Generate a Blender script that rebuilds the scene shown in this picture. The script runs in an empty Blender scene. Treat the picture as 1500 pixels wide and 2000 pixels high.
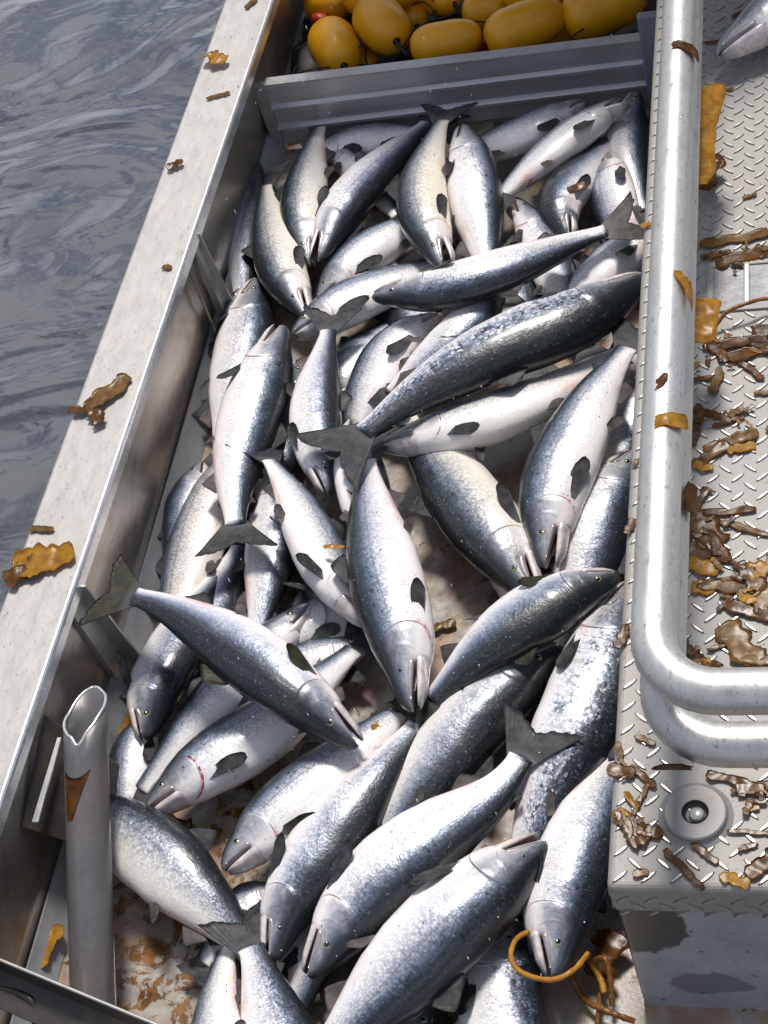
import bpy, bmesh, math, random
import numpy as np
from mathutils import Vector, Matrix, noise as mnoise
random.seed(7)
scn = bpy.context.scene
COL = scn.collection
# ------------------------------------------------------------------ camera
F = 3200.0
P, RO, YT = math.radians(48), math.radians(20.5), 2080.0
_nd = np.array([math.sin(RO), math.cos(RO)])
_v = -_nd * F * math.tan(P) + YT * np.array([math.cos(RO), -math.sin(RO)])
_y = np.array([_v[0], _v[1], F]); _y /= np.linalg.norm(_y)
_d = np.array([_nd[0] * F / math.tan(P), _nd[1] * F / math.tan(P), F]); _z = -_d / np.linalg.norm(_d)
_x = np.cross(_y, _z)
RW = np.array([_x, _y, _z])                       # camera (right, down, forward) -> world
CAM = -(RW @ np.array([0, 0, 1.])) * 3.3 + np.array([0, 0, .1])
def un(px, py, z):                                # where the sight line of a measured point meets height z
    d = RW @ np.array([px - 750., py - 1000., F])
    return CAM + d * ((z - CAM[2]) / d[2])
cd = bpy.data.cameras.new('camera'); cam = bpy.data.objects.new('camera', cd); COL.objects.link(cam)
cd.sensor_fit = 'VERTICAL'; cd.sensor_height = 36; cd.lens = F / 2000 * 36
cd.clip_start = .05; cd.clip_end = 500
r, u_, b = RW @ np.array([1., 0, 0]), RW @ np.array([0, -1., 0]), RW @ np.array([0, 0, -1.])
cam.matrix_world = Matrix(((r[0], u_[0], b[0], CAM[0]), (r[1], u_[1], b[1], CAM[1]), (r[2], u_[2], b[2], CAM[2]), (0, 0, 0, 1)))
scn.camera = cam
# ------------------------------------------------------------------ light
SUN = Vector((.03, .52, 1.0)).normalized()
elev = math.asin(SUN.z); azim = math.atan2(SUN.x, SUN.y)
W = bpy.data.worlds.new('World'); scn.world = W; W.use_nodes = True
nt = W.node_tree; nt.nodes.clear()
out = nt.nodes.new('ShaderNodeOutputWorld'); bg = nt.nodes.new('ShaderNodeBackground')
sky = nt.nodes.new('ShaderNodeTexSky'); sky.sky_type = 'NISHITA'; sky.sun_disc = False
sky.sun_elevation = elev; sky.sun_rotation = azim
tc = nt.nodes.new('ShaderNodeTexCoord'); cl = nt.nodes.new('ShaderNodeTexNoise')
cl.inputs['Scale'].default_value = 3.2; cl.inputs['Detail'].default_value = 7; cl.inputs['Roughness'].default_value = .58
rp = nt.nodes.new('ShaderNodeValToRGB'); rp.color_ramp.elements[0].position = .44; rp.color_ramp.elements[1].position = .58
mx = nt.nodes.new('ShaderNodeMixRGB'); mx.inputs[2].default_value = (9.4, 9.7, 10.7, 1)     # cloud brightness next to the physical sky
nt.links.new(tc.outputs['Generated'], cl.inputs['Vector']); nt.links.new(cl.outputs['Fac'], rp.inputs['Fac'])
nt.links.new(rp.outputs['Color'], mx.inputs[0]); nt.links.new(sky.outputs[0], mx.inputs[1])
nt.links.new(mx.outputs[0], bg.inputs['Color']); bg.inputs['Strength'].default_value = .078
nt.links.new(bg.outputs[0], out.inputs[0])
sl = bpy.data.lights.new('sun', 'SUN'); sl.energy = 3.75; sl.angle = math.radians(12); sl.color = (1, .95, .88)
so = bpy.data.objects.new('sun', sl); COL.objects.link(so); so.rotation_euler = SUN.to_track_quat('Z', 'Y').to_euler(); so.location = (0, 0, 6)
scn.view_settings.view_transform = 'Standard'; scn.view_settings.look = 'None'; scn.view_settings.gamma = 1
scn.view_settings.exposure = .08
scn.render.engine = 'CYCLES'

# ------------------------------------------------------------------ node helper
class NB:
    def __init__(s, name):
        s.m = bpy.data.materials.new(name); s.m.use_nodes = True; s.t = s.m.node_tree; s.t.nodes.clear()
        s.out = s.n('ShaderNodeOutputMaterial'); s.p = s.n('ShaderNodeBsdfPrincipled'); s.l(s.p, s.out, 0, 'Surface')
        s.co = s.n('ShaderNodeTexCoord')
    def n(s, t, **k):
        o = s.t.nodes.new(t)
        for a, v in k.items():
            if a in [i.name for i in o.inputs]: o.inputs[a].default_value = v
            else: setattr(o, a, v)
        return o
    def l(s, a, b, ao=0, bi=0):
        a = a.outputs[ao] if hasattr(a, 'outputs') else a
        s.t.links.new(a, b.inputs[bi]); return b
    def val(s, x, sock):
        if isinstance(x, (int, float)): sock.default_value = x
        elif isinstance(x, tuple): sock.default_value = x
        else: s.t.links.new(x.outputs[0] if hasattr(x, 'outputs') else x, sock)
    def math(s, op, a, b=0., c=0., clamp=False):
        o = s.n('ShaderNodeMath', operation=op); o.use_clamp = clamp
        s.val(a, o.inputs[0]); s.val(b, o.inputs[1]); s.val(c, o.inputs[2]); return o.outputs[0]
    def noise(s, scale, detail=4, rough=.55, vec=None, dist=0.):
        o = s.n('ShaderNodeTexNoise'); o.inputs['Scale'].default_value = scale; o.inputs['Detail'].default_value = detail
        o.inputs['Roughness'].default_value = rough; o.inputs['Distortion'].default_value = dist
        s.t.links.new(vec if vec is not None else s.co.outputs['Object'], o.inputs['Vector']); return o.outputs['Fac']
    def ramp(s, f, *st):
        o = s.n('ShaderNodeValToRGB'); e = o.color_ramp.elements
        while len(e) < len(st): e.new(.5)
        for i, (p, c) in enumerate(st):
            e[i].position = p; e[i].color = (c, c, c, 1) if isinstance(c, (int, float)) else tuple(c) + (1,)
        s.val(f, o.inputs[0]); return o.outputs[0]
    def mix(s, f, a, b, mode='MIX'):
        o = s.n('ShaderNodeMixRGB', blend_type=mode)
        s.val(f, o.inputs[0])
        for x, i in ((a, 1), (b, 2)):
            if isinstance(x, (tuple, list)): o.inputs[i].default_value = tuple(x)[:3] + (1,)
            else: s.val(x, o.inputs[i])
        return o.outputs[0]
    def scale(s, vec, sx, sy, sz):
        o = s.n('ShaderNodeMapping'); o.inputs['Scale'].default_value = (sx, sy, sz); s.t.links.new(vec, o.inputs['Vector']); return o.outputs[0]
    def bump(s, h, strength, dist, prev=None):
        o = s.n('ShaderNodeBump'); o.inputs['Strength'].default_value = strength; o.inputs['Distance'].default_value = dist
        s.val(h, o.inputs['Height'])
        if prev is not None: s.t.links.new(prev, o.inputs['Normal'])
        return o.outputs[0]
    def set(s, **k):
        for a, v in k.items():
            a = {'color': 'Base Color', 'metal': 'Metallic', 'rough': 'Roughness', 'normal': 'Normal', 'coat': 'Coat Weight', 'crough': 'Coat Roughness', 'spec': 'Specular IOR Level', 'cnormal': 'Coat Normal', 'sss': 'Subsurface Weight', 'trans': 'Transmission Weight', 'alpha': 'Alpha'}[a]
            if a == 'Base Color' and isinstance(v, (tuple, list)): v = tuple(v)[:3] + (1,)
            s.val(v, s.p.inputs[a])
        return s.m

def alu(name, base=(.60, .585, .56), metal=.55, rough=(.36, .55), stain=.25, speck=.5, sc=1., stretch=(1, 1, 1), stcol=(.20, .15, .10)):
    b = NB(name); v = b.scale(b.co.outputs['Object'], *stretch)
    big = b.noise(5 * sc, 5, .6, v); fine = b.noise(160 * sc, 3, .7, v); mid = b.noise(38 * sc, 5, .65, v)
    c = b.mix(b.ramp(mid, (.3, .0), (.75, 1.)), tuple(x * .86 for x in base), tuple(min(1, x * 1.08) for x in base))
    c = b.mix(b.math('MULTIPLY', b.ramp(fine, (.30, 1.), (.42, .0)), speck), c, tuple(x * .35 for x in base))
    st = b.ramp(big, (.50, 0.), (.72, 1.))
    c = b.mix(b.math('MULTIPLY', st, stain), c, stcol)
    rg = b.n('ShaderNodeMapRange'); b.val(mid, rg.inputs[0]); rg.inputs[3].default_value = rough[0]; rg.inputs[4].default_value = rough[1]
    nm = b.bump(fine, .16, .0006); nm = b.bump(big, .25, .006, nm)
    return b.set(color=c, metal=metal, rough=rg.outputs[0], normal=nm)

# ------------------------------------------------------------------ object helpers
def tag(o, label=None, cat=None, group=None, kind=None):
    if label: o['label'] = label
    if cat: o['category'] = cat
    if group: o['group'] = group
    if kind: o['kind'] = kind
    return o
def empty(name, loc=(0, 0, 0)):
    o = bpy.data.objects.new(name, None); o.empty_display_size = .02; COL.objects.link(o); o.location = loc; return o
def mesh_obj(name, verts, faces, mat, parent=None, smooth=True, mats=None, fm=None):
    me = bpy.data.meshes.new(name); me.from_pydata([tuple(map(float, v)) for v in verts], [], faces)
    for m in (mats or [mat]): me.materials.append(m)
    if smooth: me.polygons.foreach_set('use_smooth', [True] * len(me.polygons))
    if fm is not None: me.polygons.foreach_set('material_index', fm)
    me.update()
    o = bpy.data.objects.new(name, me); COL.objects.link(o)
    if parent is not None:
        o.parent = parent; o.matrix_parent_inverse = Matrix.Translation(-parent.location)
    return o
def bm_obj(name, bm, mat, parent=None, smooth=False):
    me = bpy.data.meshes.new(name); bmesh.ops.recalc_face_normals(bm, faces=bm.faces); bm.to_mesh(me); bm.free(); me.materials.append(mat)
    if smooth: me.polygons.foreach_set('use_smooth', [True] * len(me.polygons))
    o = bpy.data.objects.new(name, me); COL.objects.link(o)
    if parent is not None:
        o.parent = parent; o.matrix_parent_inverse = Matrix.Translation(-parent.location)
    return o
def prism(bm, pts, vec):                         # polygon extruded by vec
    a = [bm.verts.new(p) for p in pts]; c = [bm.verts.new(Vector(p) + Vector(vec)) for p in pts]; n = len(pts)
    bm.faces.new(a); bm.faces.new(c[::-1])
    for i in range(n): bm.faces.new((a[i], c[i], c[(i + 1) % n], a[(i + 1) % n]))
def box(bm, lo, hi):
    prism(bm, [(lo[0], lo[1], lo[2]), (hi[0], lo[1], lo[2]), (hi[0], hi[1], lo[2]), (lo[0], hi[1], lo[2])], (0, 0, hi[2] - lo[2]))
def bevel(bm, w, seg=3):
    bmesh.ops.remove_doubles(bm, verts=bm.verts, dist=1e-6)
    bmesh.ops.bevel(bm, geom=list(bm.edges), offset=w, segments=seg, profile=.5, affect='EDGES')
def smooth_path(pts, n):
    """Catmull-Rom through pts, resampled to n equal steps"""
    p = [np.array(q, float) for q in pts]
    if len(p) == 2: p = [p[0], (p[0] + p[1]) / 2, p[1]]
    q = [2 * p[0] - p[1]] + p + [2 * p[-1] - p[-2]]; o = []
    for i in range(1, len(q) - 2):
        for k in range(24):
            t = k / 24; a, b_, c, d = q[i - 1], q[i], q[i + 1], q[i + 2]
            o.append(.5 * ((2 * b_) + (-a + c) * t + (2 * a - 5 * b_ + 4 * c - d) * t * t + (-a + 3 * b_ - 3 * c + d) * t ** 3))
    o.append(q[-2]); o = np.array(o)
    s = np.concatenate([[0], np.cumsum(np.linalg.norm(np.diff(o, axis=0), axis=1))])
    t = np.linspace(0, s[-1], n)
    return np.stack([np.interp(t, s, o[:, k]) for k in range(3)], 1), s[-1]
def tube(name, pts, rad, mat, parent=None, seg=14, wob=0., flat=1., n=None, taper=0.):
    P_, L = smooth_path(pts, n or max(8, int(len(pts) * 10)))
    T = np.gradient(P_, axis=0); T /= np.linalg.norm(T, axis=1)[:, None]
    V, Fc = [], []; up = np.array([0, 0, 1.])
    if abs(T[0] @ up) > .9: up = np.array([1., 0, 0])
    for i in range(len(P_)):
        a = np.cross(T[i], up); a /= np.linalg.norm(a); c = np.cross(a, T[i]); up = c
        rr = rad * (1 + wob * mnoise.noise(Vector((i * .4, rad * 90, 3)))) * (1 - taper * i / len(P_))
        for k in range(seg):
            th = 2 * math.pi * k / seg; V.append(P_[i] + a * rr * math.cos(th) + c * rr * flat * math.sin(th))
    for i in range(len(P_) - 1):
        for k in range(seg):
            Fc.append((i * seg + k, i * seg + (k + 1) % seg, (i + 1) * seg + (k + 1) % seg, (i + 1) * seg + k))
    Fc.append(tuple(range(seg))[::-1]); Fc.append(tuple(range((len(P_) - 1) * seg, len(P_) * seg)))
    return mesh_obj(name, V, Fc, mat, parent)

# ------------------------------------------------------------------ materials
M_gun = alu('gunwale_metal', (.44, .422, .40), .40, (.40, .58), .16, .45, 1.3, (1, .35, 1), (.30, .26, .22))
M_edge = alu('worn_edge', (.80, .80, .80), .8, (.22, .35), .05, .2)
M_wall = alu('side_wall_metal', (.42, .375, .335), .78, (.20, .44), .6, .6, 1.5, (1, 1, 2.), (.17, .12, .08))
M_brace = alu('brace_metal', (.42, .41, .40), .55, (.35, .5), .3, .6)
M_strip = alu('bilge_metal', (.36, .37, .39), .3, (.35, .55), .55, .4, 2.4, (1, .35, 1), (.11, .12, .14))
M_div = alu('divider_metal', (.56, .565, .59), .6, (.3, .46), .4, .35, 1.2, (.25, 1, 3), (.14, .13, .13))
M_rail = alu('rail_metal', (.64, .63, .61), .8, (.34, .52), .25, .8, 1.1, (1, .35, 1), (.35, .27, .18))
M_post = alu('tube_metal', (.135, .128, .132), .25, (.3, .42), .35, .45, 1.2, (1, .5, 1), (.22, .16, .11))
M_tread = alu('tread_metal', (.30, .288, .272), .20, (.5, .68), .22, .55, 1.2, (1, 1, 1), (.34, .27, .19))
M_tside = alu('tread_side_grime_shade', (.19, .17, .15), .35, (.35, .55), .3, .4)  # grime colour on the tread sides, darkened to paint in their shading
M_ttop = alu('tread_worn_highlight', (.50, .49, .47), .6, (.26, .4), .1, .2)  # worn tread tops, brightened to paint in highlights; also the bolt metal
M_dark = alu('grimy_metal', (.055, .048, .045), .3, (.25, .45), .5, .5, 1.5)
def _hold():
    b = NB('painted_hold_floor'); v = b.co.outputs['Object']
    m1 = b.noise(7, 6, .68, v, .3); m2 = b.noise(34, 4, .6, v); m3 = b.noise(150, 3, .6, v)
    c = b.mix(b.ramp(m2, (.35, 0.), (.7, 1.)), (.24, .22, .195), (.40, .375, .335))
    c = b.mix(b.ramp(b.noise(11, 4, .5, b.scale(v, 1.6, .9, 1)), (.52, 0.), (.60, .75)), c, (.30, .245, .13))
    c = b.mix(b.ramp(b.noise(9, 3, .5, b.scale(v, 1, 1, 3)), (.46, 0.), (.62, .75)), c, (.24, .13, .095))
    sp = b.n('ShaderNodeSeparateXYZ'); b.t.links.new(v, sp.inputs[0])
    # the paint has flaked off most in the near left corner
    dx = b.math('ADD', sp.outputs[0], .30); dy = b.math('ADD', sp.outputs[1], .85)
    dd = b.math('SQRT', b.math('ADD', b.math('MULTIPLY', dx, dx), b.math('MULTIPLY', b.math('MULTIPLY', dy, dy), .5)))
    wear = b.ramp(dd, (.05, .125), (.55, 0.))
    fl = b.ramp(b.math('ADD', b.noise(26, 7, .72, v, .4), wear), (.625, 0.), (.64, 1.))
    c = b.mix(fl, c, b.mix(b.ramp(m2, (.35, 0.), (.65, 1.)), (.075, .035, .012), (.22, .095, .018)))
    gr = b.ramp(b.noise(55, 5, .7, v), (.66, 0.), (.69, .7)); c = b.mix(gr, c, (.16, .16, .17))
    h = b.math('SUBTRACT', b.math('MULTIPLY', m3, .3), fl)
    return b.set(color=c, rough=b.ramp(m2, (.3, .12), (.7, .4)), normal=b.bump(h, .4, .0012), metal=.0, coat=.25, crough=.12)
M_hold = _hold()
def _blockpaint():
    b = NB('locker_paint'); v = b.co.outputs['Object']; sp = b.n('ShaderNodeSeparateXYZ'); b.t.links.new(v, sp.inputs[0])
    n = b.noise(14, 5, .6, v); c = b.mix(b.ramp(n, (.35, 0.), (.7, 1.)), (.26, .27, .30), (.36, .37, .40))
    # bare dark patch where paint is gone, near the corner and near the foot
    dx = b.math('SUBTRACT', sp.outputs[0], .565); dz = b.math('SUBTRACT', sp.outputs[2], .30)
    d1 = b.math('SQRT', b.math('ADD', b.math('MULTIPLY', dx, dx), b.math('MULTIPLY', b.math('MULTIPLY', dz, dz), .45)))
    e = b.math('ADD', d1, b.math('MULTIPLY', b.math('SUBTRACT', b.noise(20, 4, .5, v), .5), .06))
    c = b.mix(b.ramp(e, (.070, 1.), (.074, 0.)), c, (.05, .052, .05))
    dx = b.math('SUBTRACT', sp.outputs[0], .655); dz = b.math('SUBTRACT', sp.outputs[2], .09)
    d2 = b.math('SQRT', b.math('ADD', b.math('MULTIPLY', b.math('MULTIPLY', dx, dx), .35), b.math('MULTIPLY', dz, dz)))
    e = b.math('ADD', d2, b.math('MULTIPLY', b.math('SUBTRACT', b.noise(26, 4, .5, v), .5), .055))
    c = b.mix(b.ramp(e, (.036, 1.), (.040, 0.)), c, (.15, .16, .19))
    c = b.mix(b.ramp(b.noise(60, 2, .5, v), (.69, 0.), (.71, .8)), c, (.04, .03, .02))
    return b.set(color=c, rough=.3, coat=.4, crough=.12, normal=b.bump(b.noise(9, 3, .5, v), .3, .004))
M_lock = _blockpaint()
def _kelp(name, c1, c2, tr=.35):
    b = NB(name); v = b.co.outputs['Object']
    n = b.noise(45, 5, .6, v); c = b.mix(b.ramp(n, (.32, 0.), (.68, 1.)), c1, c2)
    c = b.mix(b.ramp(b.noise(210, 2, .5, v), (.62, 0.), (.68, .5)), c, tuple(x * .3 for x in c1))
    m = b.set(color=c, spec=.3, rough=.30, coat=.05, crough=.10, normal=b.bump(b.noise(70, 3, .5, v), .35, .0016))
    t = b.n('ShaderNodeBsdfTranslucent'); b.l(c, t, 0, 0) if hasattr(c, 'outputs') else b.t.links.new(c, t.inputs[0])
    mxs = b.n('ShaderNodeMixShader'); mxs.inputs[0].default_value = tr
    b.t.links.new(b.p.outputs[0], mxs.inputs[1]); b.t.links.new(t.outputs[0], mxs.inputs[2]); b.t.links.new(mxs.outputs[0], b.out.inputs[0])
    return m
M_kelp = [_kelp('kelp_brown', (.05, .018, .003), (.17, .064, .008)), _kelp('kelp_amber', (.34, .15, .012), (.62, .33, .04), .5), _kelp('kelp_dark', (.030, .012, .006), (.13, .055, .018), .2), _kelp('kelp_tan', (.12, .058, .014), (.27, .145, .038), .4)]

# ---- fish skin
def _skin():
    b = NB('salmon_skin'); uv = b.n('ShaderNodeUVMap').outputs[0]; sp = b.n('ShaderNodeSeparateXYZ'); b.t.links.new(uv, sp.inputs[0]); u, v = sp.outputs[0], sp.outputs[1]
    def at(n): o = b.n('ShaderNodeAttribute', attribute_type='OBJECT', attribute_name=n); return o.outputs['Fac']
    tone, dith, seed, warm = at('tone'), at('scale_loss'), at('seed'), at('warm')
    ge = b.n('ShaderNodeAttribute', attribute_type='GEOMETRY', attribute_name='ge').outputs['Fac']
    off = b.n('ShaderNodeCombineXYZ'); b.val(seed, off.inputs[0]); b.val(seed, off.inputs[1]); b.val(seed, off.inputs[2])
    uvo = b.n('ShaderNodeVectorMath', operation='ADD'); b.t.links.new(uv, uvo.inputs[0]); b.t.links.new(off.outputs[0], uvo.inputs[1]); uvo = uvo.outputs[0]
    n1 = b.noise(1, 5, .6, b.scale(uvo, 9, 3.2, 1)); n2 = b.noise(1, 4, .65, b.scale(uvo, 60, 22, 1)); n3 = b.noise(1, 3, .6, b.scale(uvo, 200, 60, 1))
    vo = b.n('ShaderNodeTexVoronoi', feature='F1'); vo.inputs['Scale'].default_value = 1; b.t.links.new(b.scale(uv, 135, 42, 1), vo.inputs['Vector'])
    cr = b.n('ShaderNodeSeparateColor'); b.t.links.new(vo.outputs['Color'], cr.inputs[0]); cell = cr.outputs[0]; dst = vo.outputs['Distance']
    vv = b.math('ADD', v, b.math('MULTIPLY', b.math('SUBTRACT', n1, .5), .14))
    vv = b.math('ADD', vv, b.math('MULTIPLY', b.math('SUBTRACT', n2, .5), .05)); vv = b.math('SUBTRACT', vv, tone)
    patch = b.ramp(b.noise(1, 4, .6, b.scale(uvo, 26, 9, 1)), (.40, .3), (.60, 1.))
    vv = b.math('ADD', vv, b.math('MULTIPLY', b.math('MULTIPLY', b.math('SUBTRACT', cell, .5), b.math('MULTIPLY', dith, .7)), patch), 0, True)
    body = b.ramp(vv, (.17, (.006, .008, .011)), (.255, (.016, .023, .033)), (.31, (.060, .085, .13)), (.37, (.20, .235, .32)), (.445, (.48, .50, .57)), (.54, (.76, .75, .77)), (.92, (.84, .81, .795)))
    body = b.mix(b.math('MULTIPLY', warm, 1.), body, b.mix(1., body, (.92, .86, .66), 'MULTIPLY'))
    # scale outlines on the flank
    inb = b.math('GREATER_THAN', ge, .006)
    fl = b.math('MULTIPLY', b.ramp(v, (.0, .7), (.45, 1.), (.66, .35), (.8, .0)), inb)
    body = b.mix(b.math('MULTIPLY', b.ramp(dst, (.36, 0.), (.66, .46)), fl), body, (.03, .035, .04))
    # lateral line
    ll = b.math('ABSOLUTE', b.math('SUBTRACT', v, .455)); body = b.mix(b.math('MULTIPLY', b.ramp(ll, (.004, .38), (.012, 0.)), inb), body, (.10, .10, .11))
    # black spots on the back, dirt specks
    v2 = b.n('ShaderNodeTexVoronoi', feature='F1'); b.t.links.new(b.scale(uvo, 46, 15, 1), v2.inputs['Vector']); v2.inputs['Scale'].default_value = 1
    c2 = b.n('ShaderNodeSeparateColor'); b.t.links.new(v2.outputs['Color'], c2.inputs[0])
    spot = b.math('MULTIPLY', b.math('LESS_THAN', v2.outputs['Distance'], b.math('MULTIPLY', c2.outputs[0], .30)), b.ramp(v, (.36, 1.), (.50, 0.)))
    body = b.mix(b.math('MULTIPLY', spot, .85), body, (.006, .008, .010))
    # rubbed streaks across the flank
    stk = b.ramp(b.noise(1, 3, .7, b.scale(uvo, 75, 5, 1), 1.2), (.63, 0.), (.68, .5)); body = b.mix(b.math('MULTIPLY', stk, b.ramp(v, (.2, 1.), (.62, .8), (.75, 0.))), body, (.05, .055, .06))
    sil = b.ramp(b.noise(1, 4, .75, b.scale(uvo, 90, 26, 1)), (.62, 0.), (.66, .6)); body = b.mix(b.math('MULTIPLY', b.math('MULTIPLY', sil, inb), b.ramp(v, (.12, .3), (.35, 1.), (.5, 0.))), body, (.40, .43, .46))
    # head
    hd = b.mix(b.ramp(n1, (.3, 0.), (.7, 1.)), (.13, .14, .175), (.31, .31, .355))
    hd = b.mix(b.ramp(b.noise(1, 4, .6, b.scale(uvo, 32, 7, 1), .8), (.42, 0.), (.60, .8)), hd, (.085, .10, .115)); hd = b.mix(b.ramp(b.noise(1, 4, .6, b.scale(uvo, 24, 9, 2), .5), (.54, 0.), (.66, .6)), hd, (.46, .45, .42))
    hv = b.math('SUBTRACT', b.math('ADD', v, b.math('MULTIPLY', b.math('SUBTRACT', n1, .5), .2)), b.math('MULTIPLY', tone, .6))
    hd = b.mix(b.ramp(hv, (.27, 1.), (.47, 0.)), hd, (.014, .018, .021)); hd = b.mix(b.ramp(hv, (.54, 0.), (.68, 1.)), hd, (.76, .72, .715))
    hd = b.mix(b.ramp(u, (.012, .75), (.06, 0.)), hd, (.05, .05, .055))
    hd = b.mix(.28, hd, body); hm = b.ramp(b.math('ADD', b.math('ADD', ge, .5), b.math('MULTIPLY', b.math('SUBTRACT', n1, .5), .03)), (.492, 1.), (.506, 0.)); col = b.mix(hm, body, hd)
    # gill slit and cheek plate lines
    gl = b.math('MULTIPLY', b.ramp(b.math('ABSOLUTE', b.math('SUBTRACT', ge, .0018)), (.0010, 1.), (.0032, 0.)), b.ramp(v, (.28, 0.), (.42, .7), (.6, 1.), (.74, .9), (.86, 0.)))
    col = b.mix(gl, col, (.060, .018, .016))
    gc = b.n('ShaderNodeAttribute', attribute_type='GEOMETRY', attribute_name='gc').outputs['Fac']
    col = b.mix(b.math('MULTIPLY', b.ramp(b.math('ABSOLUTE', gc), (.0006, .45), (.0024, 0.)), b.ramp(v, (.32, 0.), (.42, 1.), (.62, 1.), (.70, 0.))), col, (.10, .09, .10))
    bl = b.math('MULTIPLY', b.math('MULTIPLY', b.ramp(b.math('ABSOLUTE', b.math('SUBTRACT', ge, .006)), (.004, 1.), (.016, 0.)), b.ramp(v, (.62, 0.), (.80, 1.))), b.math('MULTIPLY', at('bruise'), b.ramp(n2, (.42, 0.), (.58, 1.))))
    col = b.mix(bl, col, (.42, .05, .045))
    # mouth flesh under the upper jaw
    fm = b.n('ShaderNodeAttribute', attribute_type='GEOMETRY', attribute_name='flesh').outputs['Fac']
    col = b.mix(fm, col, (.055, .016, .015))
    # pink bruising round the vent and along the belly
    pk = b.math('MULTIPLY', b.ramp(n1, (.42, 0.), (.62, .75)), b.math('MULTIPLY', b.ramp(v, (.66, 0.), (.85, 1.)), b.ramp(u, (.55, .15), (.66, 1.), (.74, .7), (.85, .1))))
    col = b.mix(pk, col, (.62, .25, .23))
    sk = b.ramp(b.noise(1, 1, .4, b.scale(uvo, 85, 27, 1)), (.755, 0.), (.77, .85)); col = b.mix(sk, col, (.03, .018, .014))
    h = b.math('ADD', b.math('MULTIPLY', b.math('MULTIPLY', dst, fl), -1.), b.math('MULTIPLY', n3, .5))
    nm = b.bump(h, .22, .0010); nm = b.bump(n2, .18, .0022, nm); nm = b.bump(n1, .35, .008, nm)
    met = b.math('MULTIPLY', b.ramp(vv, (.16, .0), (.34, .26), (.50, .20), (.65, .03)), b.math('SUBTRACT', 1., b.math('MULTIPLY', fm, 1.)))
    rg = b.ramp(n2, (.3, .27), (.7, .42))
    return b.set(color=col, metal=met, rough=rg, normal=nm, coat=.38, crough=.12)
M_skin = _skin()
def _jaw():
    b = NB('lower_jaw_skin'); uv = b.n('ShaderNodeUVMap').outputs[0]; sp = b.n('ShaderNodeSeparateXYZ'); b.t.links.new(uv, sp.inputs[0])
    n = b.noise(90, 4, .6); c = b.mix(b.ramp(n, (.35, 0.), (.65, 1.)), (.50, .44, .43), (.72, .66, .65))
    c = b.mix(b.ramp(sp.outputs[1], (.28, 1.), (.40, 0.)), c, (.16, .05, .045)); c = b.mix(b.ramp(sp.outputs[0], (.0, .75), (.3, 0.)), c, (.13, .12, .13))
    return b.set(color=c, rough=.3, coat=.6, crough=.1, metal=.1)
M_jaw = _jaw()
def _fin(name, a, c_, root):
    b = NB(name); uv = b.n('ShaderNodeUVMap').outputs[0]; sp = b.n('ShaderNodeSeparateXYZ'); b.t.links.new(uv, sp.inputs[0])
    w = b.math('SINE', b.math('MULTIPLY', sp.outputs[0], 110.)); n = b.noise(60, 4, .6)
    c = b.mix(b.ramp(n, (.35, 0.), (.65, 1.)), a, c_); c = b.mix(b.ramp(b.math('ADD', b.math('MULTIPLY', w, .5), .5), (.55, 0.), (.95, .35)), c, tuple(x * .3 for x in a))
    c = b.mix(b.ramp(sp.outputs[1], (.02, .85), (.30, 0.)), c, root)
    m = b.set(color=c, rough=.55, coat=.06, crough=.3, normal=b.bump(w, .18, .0004), spec=.2)
    t = b.n('ShaderNodeBsdfTranslucent'); b.t.links.new(c, t.inputs[0]); mxs = b.n('ShaderNodeMixShader'); mxs.inputs[0].default_value = .18
    b.t.links.new(b.p.outputs[0], mxs.inputs[1]); b.t.links.new(t.outputs[0], mxs.inputs[2]); b.t.links.new(mxs.outputs[0], b.out.inputs[0]); return m
M_fin = _fin('fin_dark', (.028, .028, .033), (.075, .072, .075), (.10, .10, .11))
M_fin2 = _fin('fin_grey_pink', (.055, .050, .050), (.13, .11, .105), (.17, .15, .145))
M_fin3 = _fin('fin_olive', (.016, .017, .012), (.045, .042, .024), (.08, .09, .10))
def _simple(name, c, rough=.3, metal=0., coat=0., **k):
    b = NB(name); n = b.noise(k.get('sc', 80), 4, .6); cc = b.mix(b.ramp(n, (.3, 0.), (.7, 1.)), tuple(x * .72 for x in c), c)
    return b.set(color=cc, rough=rough, metal=metal, coat=coat, crough=.06, normal=b.bump(n, .2, k.get('bd', .001)))
M_iris = _simple('eye_iris', (.34, .35, .20), .2, .3, 1.); M_pupil = _simple('eye_pupil', (.004, .004, .006), .08, 0, 1.)
M_lip = _simple('jaw_plate_skin', (.40, .37, .39), .28, .35, .6)
M_gum = _simple('mouth_flesh', (.10, .012, .012), .35, 0, .5); M_blood = _simple('blood', (.32, .015, .012), .15, 0, .8)


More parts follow.
